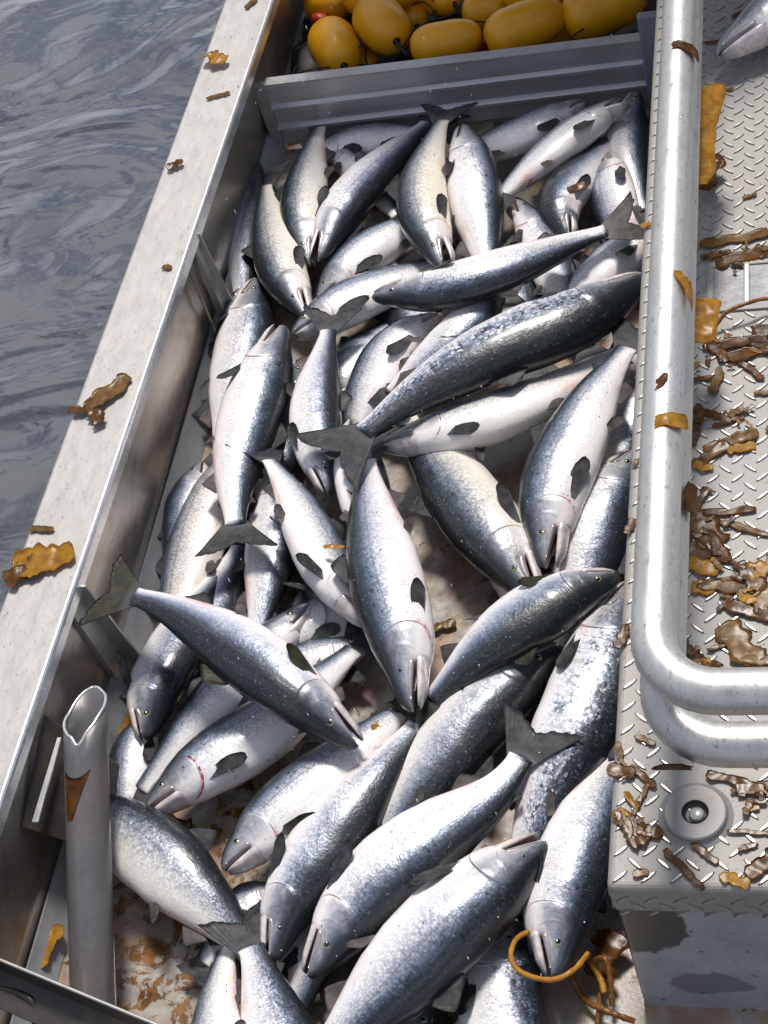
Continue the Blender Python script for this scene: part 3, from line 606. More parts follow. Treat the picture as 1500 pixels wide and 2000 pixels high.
    for i, u in enumerate(us):
        c = S(u); top = mline(u) - H * .012 if u < .125 else mline(.125) * .8; bot = -H * prof(u, HV) * (1.0 if u > .03 else .9); bot = min(bot, top - H * .10); w = H * max(prof(u, WD), .10) * .96 * girth
        if u > .12: w *= .92; bot *= .97
        cy, hh = (top + bot) / 2, (top - bot) / 2
        for k in range(ns):
            th = 2 * math.pi * k / ns; ca, sa = math.cos(th), math.sin(th)
            yy = cy + hh * (ca if ca < 0 else ca ** .5 * (.25 if abs(sa) < .75 else 1.)); p = c + D * yy + N * w * sa * (1. if ca > -.2 else (1 - (abs(ca) - .2) * .2))
            V.append(rj(p)); UVs.append((i / 14, 1 - abs(th / math.pi - 1)))
    for i in range(len(us) - 1):
        for k in range(ns): Fc.append((i * ns + k, i * ns + (k + 1) % ns, (i + 1) * ns + (k + 1) % ns, (i + 1) * ns + k))
    Fc.append(tuple(range(ns))[::-1]); Fc.append(tuple(range((len(us) - 1) * ns, len(us) * ns)))
    o = mesh_obj('lower_jaw', V, Fc, M_jaw, root); setuv(o.data, UVs)
    if mouth > 25:                               # the red inside of a wide open mouth
        T, D, N = frame(.06); c0 = S(.085) + D * (mline(.085) - H * .20); V, Fc = [], []
        for i in range(11):
            for k in range(16): a, t = math.pi * i / 10, 2 * math.pi * k / 16; V.append(c0 + T * L * .052 * math.cos(a) * 1. + math.sin(a) * (D * H * .26 * math.cos(t) + N * H * .22 * math.sin(t)) - D * .25 * L * .052 * math.cos(a))
        for i in range(10):
            for k in range(16): Fc.append((i * 16 + k, i * 16 + (k + 1) % 16, (i + 1) * 16 + (k + 1) % 16, (i + 1) * 16 + k))
        mesh_obj('mouth_lining', V, Fc, M_gum, root)
    # jaw plate along the mouth, and eyes, on the side (or sides) that can be seen
    sides = (1, -1) if both or abs(tilt) > 32 else (1,)
    for s in sides:
        V, Fc = [], []; us = np.linspace(.018, .125, 10)
        for i, u in enumerate(us):
            T, D, N = frame(u); c = S(u); t = i / 9; hh = H * (.02 + .055 * math.sin(math.pi * t ** 1.6) + .02 * t); w = H * prof(u, WD) * 1.08 * girth
            yc = mline(u) + hh * .75
            for k in range(8):
                th = 2 * math.pi * k / 8; y = yc + hh * math.cos(th); hv = H * prof(u, HV)
                xs = w * (max(0, 1 - (y / max(hv, 1e-4)) ** 2)) ** .46 * .97
                V.append(c + D * y + N * s * (xs + .0022 * math.sin(th)))
        for i in range(9):
            for k in range(8): Fc.append((i * 8 + k, i * 8 + (k + 1) % 8, (i + 1) * 8 + (k + 1) % 8, (i + 1) * 8 + k))
        Fc.append(tuple(range(8))); Fc.append(tuple(range(72, 80)))
        mesh_obj('jaw_plate', V, Fc, M_lip, root)
        ue = .098; T, D, N = frame(ue); c = S(ue); y = H * .10; w = H * prof(ue, WD) * 1.08 * girth; hv = H * prof(ue, HD)
        x = w * (1 - (y / hv) ** 2) ** .46; ctr = c + D * y + N * s * (x - .0022)
        nn = N * s + D * .25; nn /= np.linalg.norm(nn); e1 = np.cross(nn, T); e1 /= np.linalg.norm(e1); e2 = np.cross(nn, e1); R = .0078
        def cap(r0, hh, nr=5, ns=16, base=0.):
            VV, FF = [ctr + nn * (base + hh)], []
            for a in range(1, nr + 1):
                q = a / nr
                for k in range(ns):
                    th = 2 * math.pi * k / ns; VV.append(ctr + (e1 * math.cos(th) + e2 * math.sin(th)) * r0 * q + nn * (base + hh * math.sqrt(max(0, 1 - q * q))))
            for k in range(ns): FF.append((0, 1 + k, 1 + (k + 1) % ns))
            for a in range(nr - 1):
                for k in range(ns): FF.append((1 + a * ns + k, 1 + (a + 1) * ns + k, 1 + (a + 1) * ns + (k + 1) % ns, 1 + a * ns + (k + 1) % ns))
            FF.append(tuple(range(1 + (nr - 1) * ns, 1 + nr * ns))); return VV, FF
        VV, FF = cap(R, .0042); ey = mesh_obj('eye', VV, FF, M_iris, root)
        VV, FF = cap(R * .56, .0015, base=.0036); pu = mesh_obj('pupil', VV, FF, M_pupil); pu.parent = ey
    # fins
    def fingrid(nm, fb, fdir, flen, fn, ni=15, nj=7, amp=.0008, th=.0007, mat=None, curl=0.):
        V, UVs = [], []; ph = rnd.uniform(0, 6)
        for layer in (0, 1):
            for i in range(ni):
                q = i / (ni - 1)
                p0, dr, ln, nm_ = fb(q), fdir(q), flen(q), fn(q)
                for j in range(nj):
                    t = j / (nj - 1); wv = amp * (math.sin(i * 2.4) * t) + .004 * math.sin(q * 4 + ph) * t * t + curl * t * t * ln
                    V.append(p0 + dr * ln * t + nm_ * (wv + (th * (1.2 - t) if layer else -th * (1.2 - t)))); UVs.append((q, t))
        Fc = []; N_ = ni * nj
        for i in range(ni - 1):
            for j in range(nj - 1):
                a = i * nj + j; Fc.append((a, a + 1, a + nj + 1, a + nj)); Fc.append((N_ + a, N_ + a + nj, N_ + a + nj + 1, N_ + a + 1))
        ring = [i * nj for i in range(ni)] + [(ni - 1) * nj + j for j in range(1, nj)] + [i * nj + nj - 1 for i in range(ni - 2, -1, -1)] + [j for j in range(nj - 2, 0, -1)]
        for a, c in zip(ring, ring[1:] + ring[:1]): Fc.append((a, N_ + a, N_ + c, c))
        o = mesh_obj(nm, V, Fc, mat or [M_fin, M_fin2, M_fin3][fin], root); setuv(o.data, UVs); return o
    T, D, N = frame(.93); pd = S(.885); hh = H * .33; sp_ = 33 * tail_spread
    jag = [rnd.uniform(-.05, .05) for _ in range(25)]
    def tdir(q): a = math.radians(sp_ * (2 * q - 1)); return -T * math.cos(a) + D * math.sin(a)
    fingrid('tail_fin', lambda q: pd + D * hh * (2 * q - 1) - T * .012 * (1 - (2 * q - 1) ** 2), tdir, lambda q: L * (.082 + .100 * abs(2 * q - 1) ** 1.25) * (1 + jag[int(q * 24)] * .8), lambda q: N, 41, 9, .00045, .0008, curl=rnd.uniform(-.12, .12))
    def midfin(nm, u0, u1, s, ln, lean, mat=None, shp=None):
        T, D, N = frame((u0 + u1) / 2); tab = HD if s > 0 else HV; ph = rnd.uniform(-.25, .25)
        dd = D * s * math.cos(ph) + N * math.sin(ph)
        fingrid(nm, lambda q: S(u0 + (u1 - u0) * q) + D * s * (H * prof(u0 + (u1 - u0) * q, tab) - .004), lambda q: (dd * math.cos(lean + q * .35) - T * math.sin(lean + q * .35)),
                lambda q: ln * (shp or (lambda q: min(1, (q + .04) * 4.) * (1 - .78 * q)))(q) + .004, lambda q: N, 13, 6, mat=mat)
    midfin('dorsal_fin', .43, .53, 1, H * .80, .75)
    midfin('adipose_fin', .765, .785, 1, H * .30, 1.0, shp=lambda q: 1 - .3 * q)
    midfin('anal_fin', .66, .745, -1, H * .62, .7, M_fin2 if fin != 2 else M_fin)
    for s in sides if both or abs(tilt) > 20 else (1,):
        for nm, uu, vy, ln, dn, mt in (('pectoral_fin', .225, -.72, H * 1.22, pec, None), ('pelvic_fin', .535, -.93, H * .62, 16, M_fin2)):
            T, D, N = frame(uu); w = H * prof(uu, WD) * 1.12 * girth; hv = H * prof(uu, HV); x = w * (1 - vy * vy) ** .46
            p0 = S(uu) + D * hv * vy + N * s * (x - .003); outn = N * s * .8 + D * vy * .5; outn /= np.linalg.norm(outn); a0 = math.radians(dn + rnd.uniform(-6, 8))
            dr0 = -T * math.cos(a0) - D * math.sin(a0) + outn * .16; dr0 /= np.linalg.norm(dr0); sd_ = np.cross(outn, dr0); sd_ /= np.linalg.norm(sd_)
            fingrid(nm, lambda q: p0 + sd_ * (q - .5) * .013, lambda q: (lambda v_: v_ / np.linalg.norm(v_))(dr0 + sd_ * (q - .5) * .36), lambda q: ln * (.50 + .50 * math.sin(math.pi * min(1, q * .85 + .15)) ** .8) * (1 + .35 * jag[int(q * 22)]), lambda q: outn, 15, 8, mat=mt, curl=.06)
    if blood:
        bs = []
        for t in np.linspace(0, 1, 9):
            v = .45 + .5 * t; u = gedge(v) + .006; th = math.pi * v; T, D, N = frame(u); bs.append(S(u) + D * H * prof(u, HV) * math.cos(th) * 1.02 + N * H * prof(u, WD) * 1.1 * math.sin(th))
        tube('blood_streak', bs, .0022, M_blood, root, 8, wob=.9, taper=.4, n=26)
    return root

# FISH-TABLE
FT = [
 # top of the hold, in the shade of the divider
 (((605,305),(720,275),(880,255)), (.05,), 'U', 'dim fish lying flat along the foot of the divider, behind the striped fish', dict(depth=.115,tone=.05)),
 (((606,520),(592,400),(628,222)), (.085,.08,.07), 'L', 'green-backed fish in the far left corner with its pale tail stalk pointing at the divider', dict(depth=.125,tone=.02,warm=.4,loss=.12)),
 (((622,508),(690,385),(860,215)), (.12,.11,.06), 'R', 'pale-bellied fish gaping downwards, between the green-backed corner fish and the striped fish', dict(depth=.125,mouth=16,pec=5)),
 (((1142,200),(1020,262),(830,330)), (.08,.08,.05), 'U', 'bluish fish under the divider with its snout and yellow eye at far right', dict(depth=.120,mouth=8,pec=14)),
 (((1215,196),(1075,300),(925,430)), (.13,.12,.09), 'U', 'white-bellied fish with a wide open dark red mouth at the far right corner', dict(depth=.115,mouth=46,tilt=-18,pec=4)),
 (((1243,180),(1225,290),(1264,440)), (.07,.07,.05), 'R', 'dim bluish fish squeezed against the locker wall in the far right corner', dict(depth=.10)),
 (((1112,470),(1100,380),(1235,235)), (.10,.10,.06), 'L', 'dark curled fish with a brown kelp scrap on its head', dict(depth=.12,tone=.16)),
 (((1192,300),(1200,400),(1256,560)), (.095,.09,.05), 'L', 'small white-bellied fish with one dark fin, behind the tail of the long diagonal fish', dict(depth=.115,tilt=-30,pec=10)),
 (((1003,388),(1060,480),(1165,715)), (.085,.08,.06), 'R', 'fish with an open mouth peeping out just above the middle of the long diagonal fish', dict(depth=.105,mouth=22)),
 (((1290,450),(1190,520),(1040,660)), (.085,.08,.05), 'U', 'white-bellied fish mostly hidden under the tail of the long diagonal fish', dict(depth=.13,tilt=-20)),
 (((905,247),(930,380),(960,590)), (.125,.12,.09), 'R', 'stout silvery fish, snout up, right of the striped fish', dict(depth=.135,mouth=6,pec=5,tone=-.02)),
 (((866,524),(822,375),(873,206)), (.15,.155,.16), 'L', 'striped fish head down with dark bars on its back, tail on the divider', dict(depth=.125,mouth=20,warm=.7,pec=6,loss=.10)),
 (((503,545),(470,700),(424,930)), (.05,), 'R', 'grey fish lying along the side wall at left, head hidden in shade', dict(depth=.14,tone=.0)),
 (((600,622),(545,510),(512,340)), (.09,.085,.05), 'L', 'dark-barred fish head down against the left wall, below the green-backed corner fish', dict(depth=.125,warm=.5,mouth=6,pec=6,loss=.1)),
 (((622,592),(712,500),(880,395)), (.07,.08,.06), 'U', 'bluish-headed fish showing under the striped fish, its back to the corner', dict(depth=.13,pec=20)),
 (((572,655),(695,585),(905,500)), (.115,.105,.07), 'U', 'fish with a dark raised back fin, just left of the long diagonal fish', dict(depth=.135,mouth=8,pec=10)),
 (((640,800),(700,700),(820,600)), (.045,), 'U', 'dark-flanked fish in the gap behind the upright tail, mostly covered', dict(depth=.12,tone=.08,loss=.15)),
 (((862,615),(755,700),(660,900)), (.09,.085,.06), 'L', 'white-flanked fish with a red gill slit, right of the blue-flanked head-down fish', dict(depth=.135,tilt=-10,pec=10)),
 (((982,566),(885,665),(735,790)), (.125,.125,.10), 'R', 'slim fish with its head half in shade below the long diagonal fish', dict(depth=.115,pec=24,fin=0)),
 (((728,580),(855,565),(985,527),(1130,470),(1236,433)), (.16,.185,.19,.17,.17), 'D', 'long diagonal fish across the upper pile with its tail at the locker edge', dict(depth=.118,tilt=-4,mouth=7,pec=4,loss=.12,fin=1)),
 (((590,705),(562,810),(530,1010)), (.05,), 'R', 'pale fish buried between the two upright fish near the left wall', dict(depth=.12)),
 (((553,638),(505,770),(462,930),(462,1068)), (.15,.15,.14,.15), 'R', 'white upright fish near the left wall with its tail fanned out at the bottom', dict(depth=.140,mouth=14,pec=18,tilt=-8,warm=.15,loss=.10)),
 (((640,965),(617,800),(648,612)), (.125,.14,.16), 'R', 'blue-flanked fish diving head down with its forked tail spread at the top', dict(depth=.118,pec=4,tone=.02)),
 (((688,822),(712,960),(770,1190)), (.12,.12,.07), 'R', 'fish showing only its small head and eye, left of the ragged dark tail', dict(depth=.115,tilt=-30,mouth=10)),
 (((1262,540),(1150,610),(960,690),(800,780),(652,888)), (.17,.19,.205,.20,.20), 'D', 'big dark-backed curved fish across the middle with a ragged tail at left', dict(depth=.155,tone=.17,loss=.46,mouth=4,pec=2,tail_spread=1.1)),
 (((745,872),(900,835),(1080,765),(1252,655)), (.13,.135,.125,.10), 'U', 'white-jawed fish with a bright eye facing left beneath the big dark curved fish', dict(depth=.135,mouth=6,pec=14,tilt=-14,loss=.04,warm=.2)),
 (((1066,1108),(1082,960),(1148,800),(1250,640)), (.14,.155,.165,.17), 'L', 'blue-grey fish beside the locker, tail up at the edge and gaping head down', dict(depth=.145,mouth=15,pec=6,loss=.08)),
 (((1262,735),(1230,830),(1190,980)), (.06,), 'R', 'pale fish in the dark gap under the blue-grey fish beside the locker', dict(depth=.12)),
 (((1240,882),(1165,1030),(1090,1330)), (.10,.10,.05), 'R', 'bright-bellied fish going under the locker edge, right of the stout green one', dict(depth=.145,pec=4,loss=.12)),
 (((1048,1170),(960,1045),(875,930),(770,790)), (.12,.125,.11,.07), 'L', 'stout green-backed fish with neat scales and a silver cheek in the middle right', dict(depth=.160,warm=.55,tone=.03,loss=.13,pec=2,mouth=5)),
 (((720,1222),(640,1110),(580,985),(508,870)), (.11,.13,.145,.15), 'R', 'white-bellied fish with its dark tail up at left, head tucked under the centre fish', dict(depth=.118,tilt=-34,mouth=8,pec=30,both=False)),
 (((806,1388),(783,1240),(740,1080),(708,860)), (.17,.18,.18,.14), 'L', 'large pale-blue centre fish pointing straight down with a dark snout', dict(depth=.144,mouth=10,pec=2,loss=.05,tone=.03)),
 (((548,905),(535,1060),(492,1290)), (.07,), 'R', 'speckled fish lying upright under the fanned tail at left', dict(depth=.12,loss=.14)),
 (((455,880),(385,1060),(305,1330)), (.055,), 'L', 'long pale fish lying against the bilge strip at left', dict(depth=.14,tilt=-12,warm=.3,tone=-.04)),
 (((372,1330),(420,1200),(478,1040)), (.05,), 'R', 'half-buried fish behind the back fin of the leaping fish', dict(depth=.12,tone=.06)),
 (((281,1445),(318,1310),(440,1095)), (.085,.09,.07), 'R', 'dark-headed fish in the shade under the leaping fish', dict(depth=.13,tone=.07,tilt=6)),
 (((612,1178),(520,1268),(395,1400),(238,1588)), (.07,.07,.07,.055), 'U', 'slim fish with its small head up at centre and black tail behind the cut pipe', dict(depth=.118,mouth=9,fin=0)),
 (((285,1587),(400,1497),(545,1400),(728,1235)), (.09,.10,.09,.06), 'U', 'fish with a red blood streak on its gill facing the cut pipe', dict(depth=.140,mouth=9,pec=12,blood=True,tone=.02)),
 (((438,1700),(555,1585),(690,1475),(825,1345)), (.115,.12,.12,.10), 'U', 'clean white-flanked fish with a yellow-ringed eye, lower middle left', dict(depth=.140,mouth=9,pec=22,fin=2,loss=.03,tone=-.01)),
 (((1208,1124),(1080,1180),(940,1275),(806,1400)), (.165,.175,.165,.14), 'D', 'dark-backed fish slanting from the locker edge down to the centre', dict(depth=.122,tone=.16,mouth=4,pec=4,fin=2,loss=.06)),
 (((1095,1262),(945,1385),(815,1550),(690,1730)), (.105,.11,.11,.09), 'R', 'thick grey fine-scaled fish between the dark-backed fish and the forked tail', dict(depth=.150,tone=.11,mouth=4,pec=4,loss=.08,warm=.2)),
 (((528,1882),(580,1745),(705,1560),(850,1372)), (.11,.12,.13,.13), 'R', 'green-blue fish with its head hanging down, lower middle', dict(depth=.132,tone=.11,mouth=7,pec=4,loss=.14)),
 (((1232,1140),(1165,1330),(1090,1500),(985,1770)), (.12,.13,.13,.10), 'R', 'largest fish, glittering with loose scales, beside the locker edge', dict(depth=.165,tone=.07,loss=.50,mouth=4,pec=2)),
 (((602,1908),(720,1745),(860,1630),(975,1540),(1050,1425)), (.145,.16,.165,.165,.18), 'R', 'white-bellied fish with its forked grey tail lying on the glittering fish', dict(depth=.145,mouth=8,pec=3,loss=.08,tone=.03)),
 (((1078,1908),(1098,1760),(1150,1610),(1240,1425)), (.125,.13,.13,.10), 'R', 'pinkish fish head down beside the locker corner, inside a kelp loop', dict(depth=.142,mouth=6,pec=2,loss=.09,tone=.02)),
 (((1006,1800),(980,1920),(1010,2200),(1040,2330)), (.065,.07,.06), 'R', 'fish head up at the bottom edge, left of the kelp loop', dict(depth=.145,mouth=4,pec=2,loss=.35,tone=-.02)),
 (((1068,1646),(935,1755),(790,1895),(560,2140)), (.16,.17,.165,.13), 'R', 'thick fish with parted pale jaws pointing right, at the bottom', dict(depth=.160,mouth=15,pec=2,loss=.12,tone=.04)),
 (((150,1560),(300,1665),(410,1770),(530,1905)), (.085,.095,.09,.07), 'U', 'green-backed fish coming out from behind the cut pipe, lower left', dict(depth=.150,tone=.05,pec=24,loss=.16,warm=.3,tilt=5)),
 (((405,2440),(415,2150),(425,1960),(452,1800)), (.10,.11,.11,.08), 'L', 'white-bellied fish leaving the bottom edge, left of the spread tail', dict(depth=.135,tilt=-25,warm=.15)),
 (((625,2380),(560,2080),(515,1930),(476,1800)), (.12,.13,.13,.13), 'R', 'fish leaving the bottom edge with its tail spread over the green-backed fish', dict(depth=.145,loss=.25,fin=0)),
 (((842,1962),(775,2120),(720,2400)), (.07,), 'R', 'dark head at the bottom edge under the thick fish', dict(depth=.12,tone=.06)),
 (((922,1974),(905,2150),(880,2420)), (.065,), 'R', 'tip of a dark snout at the bottom edge, beside a kelp stalk', dict(depth=.11,tone=.06)),
 # deep filler fish
 (((396,905),(372,980),(330,1170)), (.045,), 'L', 'grey fish pressed against the bilge strip behind the long pale fish', dict(depth=.11,tone=.05)),
 (((470,565),(452,690),(420,800)), (.05,), 'L', 'small grey fish on the bilge strip below the first wall brace', dict(depth=.10,tone=.05)),
 (((548,1270),(600,1230),(720,1120)), (.045,), 'U', 'bluish fish low on the floor left of the pale-blue centre fish head', dict(depth=.11)),
 (((300,1395),(262,1470),(232,1640)), (.045,), 'L', 'shaded fish along the bilge strip just right of the cut pipe', dict(depth=.10,tone=.04)),
 (((560,1740),(470,1790),(380,1900)), (.045,), 'U', 'pale fish low on the floor beneath the spread tail at the bottom', dict(depth=.105)),
 (((975,1000),(1000,1080),(1010,1230)), (.045,), 'R', 'fish under the stout green-backed fish, only its flank showing', dict(depth=.11,tone=.03)),
 (((600,1010),(640,1130),(660,1330)), (.05,), 'L', 'fish deep in the pile under the left side of the pale-blue centre fish', dict(depth=.12,tone=.05)),
 (((720,1255),(620,1290),(430,1330)), (.045,), 'U', 'pinkish fish end lying under the head of the leaping fish', dict(depth=.10,tone=-.03)),
 (((860,720),(800,620),(740,480)), (.05,), 'L', 'dark fish wedged under the start of the long diagonal fish', dict(depth=.12,tone=.08)),
 (((960,470),(1000,560),(1060,740)), (.05,), 'R', 'bluish fish in the deep gap between the two long dark fish', dict(depth=.11,tone=.03)),
 (((1180,1560),(1120,1700),(1010,1900)), (.05,), 'R', 'dark flank showing between the glittering fish and the pinkish one', dict(depth=.12,tone=.05)),
 (((700,1640),(640,1800),(560,2020)), (.045,), 'R', 'shaded fish buried between the two head-down fish at the bottom', dict(depth=.12,tone=.04)),
 (((640,290),(700,330),(790,440)), (.045,), 'R', 'shaded fish with a torn red belly under the gaping fish in the far corner', dict(depth=.10,tone=.04)),
 (((500,300),(480,420),(470,640)), (.045,), 'R', 'fish in deep shade along the far end of the side wall', dict(depth=.11,tone=.06)),
 (((1160,1300),(1010,1330),(820,1450)), (.05,), 'D', 'fish buried beneath the dark-backed slanting fish', dict(depth=.12,tone=.04)),
 (((880,2150),(820,2030),(700,1850)), (.045,), 'R', 'shaded flank under the thick parted-jaw fish at the bottom', dict(depth=.12,tone=.03)),
 (((1130,620),(1180,560),(1240,430)), (.05,), 'R', 'white patch of fish seen between the two long dark fish near the locker', dict(depth=.11,tilt=-20)),
 # on top of everything
 (((700,1458),(590,1365),(440,1255),(320,1185),(208,1150)), (.19,.225,.245,.26,.275), 'D', 'leaping fish on top of the pile with its dark tail over the left wall', dict(depth=.128,mouth=13,pec=4,tilt=2,tone=.16,loss=.03,fin=2,tail_spread=1.15)),
]
for p, z, d, lab, k in FT: fish(p, z, d, lab, **k)
fish(((1400,108),(1520,20),(1680,-120),(1850,-250)), (.475,.485,.48,.47), 'U', 'salmon lying alone on the tread plate at the far right', depth=.15, mouth=9, pec=18, grp=None)

# ------------------------------------------------------------------ kelp
def kelp(px, py, ln, wd, ang, z, label, mat=0, seed=0, lift=.010, hook=0., grp=None, blocky=.8, name='kelp_scrap', fold=1., rag=1.):
    """torn ragged ribbon of wet kelp lying at height z; ln, wd in metres, ang in the ground plane"""
    r = random.Random(seed * 7 + int(px) * 3 + int(py)); c = un(px, py, z)
    n, m = 22, 7; V = []; a = math.radians(ang); w1, w2 = r.uniform(.7, 1.), r.uniform(0, 9); kn = np.linspace(0, 1, 10); jl = [r.uniform(-.42, .35) for _ in kn]; jr = [r.uniform(-.42, .35) for _ in kn]
    x, y = -math.cos(a) * ln / 2, -math.sin(a) * ln / 2; da = math.radians(hook) / n; a -= math.radians(hook) / 2
    for lay in (0, 1):
        xx, yy, aa = x, y, a
        for i in range(n):
            t = i / (n - 1); e = min(1, (t + .04) * (3 + 5 * blocky), (1.04 - t) * (3 + 5 * blocky)) ** .6
            wl = wd / 2 * e * (1 + rag * .55 * mnoise.noise(Vector((t * 4, w2, 0))) + rag * .75 * float(np.interp(t, kn, jl)) + rag * .2 * mnoise.noise(Vector((t * 25, w2, 3)))); wr = wd / 2 * e * (1 + rag * .55 * mnoise.noise(Vector((t * 4, w2, 7))) + rag * .75 * float(np.interp(t, kn, jr)) + rag * .2 * mnoise.noise(Vector((t * 25, w2, 9))))
            for j in range(m):
                s = -1 + 2 * j / (m - 1); q = s * (wl if s < 0 else wr); px_, py_ = xx - math.sin(aa) * q, yy + math.cos(aa) * q
                zz = fold * (lift * .5 * (1 + mnoise.noise(Vector((px_ * 22, py_ * 22, w2)))) + lift * .5 * abs(mnoise.noise(Vector((px_ * 42, py_ * 42, w2))))) + .0022
                V.append((c[0] + px_, c[1] + py_, z + zz - (.0010 if lay else 0)))
            xx += math.cos(aa) * ln / n; yy += math.sin(aa) * ln / n; aa += da
    Fc = []; N_ = n * m
    for i in range(n - 1):
        for j in range(m - 1):
            q = i * m + j; Fc.append((q, q + m, q + m + 1, q + 1)); Fc.append((N_ + q, N_ + q + 1, N_ + q + m + 1, N_ + q + m))
    ring = [i * m for i in range(n)] + [(n - 1) * m + j for j in range(1, m)] + [i * m + m - 1 for i in range(n - 2, -1, -1)] + [j for j in range(m - 2, 0, -1)]
    for p_, q_ in zip(ring, ring[1:] + ring[:1]): Fc.append((p_, q_, N_ + q_, N_ + p_))
    o = mesh_obj(name, V, Fc, M_kelp[mat]); tag(o, label, 'seaweed', grp); return o
G = GZ + .001; T_ = TZ + .001
kelp(428, 122, .075, .040, -28, G, 'curled golden kelp leaf standing on the gunwale near the top', 1, 1, .03, 25)
kelp(428, 189, .065, .012, 12, G, 'thin dull kelp strip lying across the gunwale', 3, 2, .004)
kelp(345, 327, .045, .020, 30, G, 'little pointed brown kelp scrap alone on the gunwale', 0, 3, .012)
kelp(328, 524, .025, .014, -20, G, 'tiny tan kelp flake at the gunwale lip', 3, 4, .004)
kelp(492, 8, .05, .016, 60, G, 'narrow kelp scrap at the top end of the gunwale', 3, 5, .006)
kelp(216, 772, .125, .044, 52, G, 'long crumpled tan kelp blade on the gunwale', 3, 6, .012, -10)
kelp(192, 820, .060, .038, -60, G, 'crumpled kelp knot at the foot of the long blade on the gunwale', 0, 7, .02)
kelp(160, 806, .055, .022, 5, G, 'kelp end hanging over the outer gunwale edge', 0, 8, .012)
kelp(84, 1036, .058, .014, -8, G, 'slim olive kelp strip above the big amber sheet on the gunwale', 3, 9, .006)
kelp(90, 1098, .135, .070, 16, G, 'big amber crumpled kelp sheet on the gunwale', 1, 10, .018, 12, blocky=1.)
kelp(52, 1120, .085, .045, 38, G, 'brown torn kelp piece under the outer end of the amber sheet', 0, 11, .014)
# on the rails and pipe: ribbons bent round the tube
def wrap(y0, w0, w1, z, rr, th0, th1, mat, label, slope=0., a0=.6535, seed=0, ax='y'):
    V = []; n, m = 26, 7
    for lay in (0, 1):
        for i in range(n):
            t = i / (n - 1); th = math.radians(th0 + (th1 - th0) * t)
            for j in range(m):
                s = -1 + 2 * j / (m - 1); wd = (w0 + (w1 - w0) * t) / 2 * (1 + .35 * mnoise.noise(Vector((t * 6, seed, s)))) * min(1, (t + .1) * 5, (1.1 - t) * 5)
                ra = rr + .0016 + .0022 * abs(mnoise.noise(Vector((t * 9, s * 2, seed)))) - (.0009 if lay else 0); q = y0 + slope * t + s * wd
                V.append((a0 + ra * math.cos(th), q, z + ra * math.sin(th)) if ax == 'y' else (q, a0 + ra * math.cos(th), z + ra * math.sin(th)))
    Fc = []; N_ = n * m
    for i in range(n - 1):
        for j in range(m - 1):
            q = i * m + j; Fc.append((q, q + m, q + m + 1, q + 1)); Fc.append((N_ + q, N_ + q + 1, N_ + q + m + 1, N_ + q + m))
    ring = [i * m for i in range(n)] + [(n - 1) * m + j for j in range(1, m)] + [i * m + m - 1 for i in range(n - 2, -1, -1)] + [j for j in range(m - 2, 0, -1)]
    for p_, q_ in zip(ring, ring[1:] + ring[:1]): Fc.append((p_, q_, N_ + q_, N_ + p_))
    tag(mesh_obj('kelp_ribbon', V, Fc, M_kelp[mat]), label, 'seaweed')
def yat(py, z=.84): return un(1300, py, z)[1]
wrap(yat(842), .022, .026, .82, .0295, 205, 10, 1, 'amber kelp ribbon wrapped round the upper rail', .02)
wrap(yat(800), .045, .020, .82, .0295, 190, 85, 0, 'brown kelp strip climbing the side of the upper rail just above the wrapped ribbon', .055, seed=3)
wrap(yat(542), .012, .055, .82, .0295, 80, 0, 1, 'pointed golden kelp scrap on the right flank of the upper rail', -.04, seed=5)
wrap(yat(95), .016, .028, .82, .0295, 150, 5, 0, 'brown kelp band across the upper rail near its top', -.02, seed=6)
wrap(yat(45), .13, .10, .82, .0295, 160, 135, 0, 'long thin kelp strip lengthwise on the upper rail near its top', -.02, seed=7)
x_ = un(1310, 1468, .70)[0]
wrap(x_, .045, .05, .695, .0300, 250, 175, 2, 'dark kelp leaf stuck under the bend of the lower rail', .0, a0=-.905, seed=8, ax='x')
wrap(un(1340, 985, .70)[1], .05, .06, .695, .0300, 60, 5, 0, 'small kelp scrap on the lower rail behind the upper one', 0, seed=9)
# broad hanging blades right of the rails
kelp(1386, 262, .30, .055, 84, .60, 'broad olive-gold kelp blade hanging beside the rails at the top', 1, 21, .012, -18, blocky=1., rag=.25)
kelp(1385, 352, .11, .05, 80, T_ + .01, 'dark crumpled foot of the broad kelp blade on the tread plate', 0, 22, .03)
kelp(1372, 628, .115, .050, 84, .56, 'golden kelp blade draped from the rail beside the latch', 1, 23, .012, 8, blocky=1., rag=.3)
# on the cut pipe
p0 = bot + ax * (AL - .150); V = []; n, m = 14, 10
sd = np.cross(ax, [0, 0, 1.]); sd /= np.linalg.norm(sd); upv = np.cross(sd, ax); upv = upv if upv[2] > 0 else -upv
for lay in (0, 1):
    for i in range(n):
        for j in range(m):
            s = -1 + 2 * i / (n - 1); t = j / (m - 1); th = math.radians(90 + s * 38 * (1 - .75 * t) + 6 + 22 * t); rr = RR + .0018 - .0009 * lay + .001 * abs(mnoise.noise(Vector((s * 3, t * 3, 0))))
            V.append(p0 + sd * rr * math.cos(th) + upv * rr * math.sin(th) + ax * (.030 - .070 * t + .015 * s * s * (1 - t)))
Fc = []; N_ = n * m
for i in range(n - 1):
    for j in range(m - 1): q = i * m + j; Fc.append((q, q + m, q + m + 1, q + 1)); Fc.append((N_ + q, N_ + q + 1, N_ + q + m + 1, N_ + q + m))
ring = [i * m for i in range(n)] + [(n - 1) * m + j for j in range(1, m)] + [i * m + m - 1 for i in range(n - 2, -1, -1)] + [j for j in range(m - 2, 0, -1)]
for p_, q_ in zip(ring, ring[1:] + ring[:1]): Fc.append((p_, q_, N_ + q_, N_ + p_))
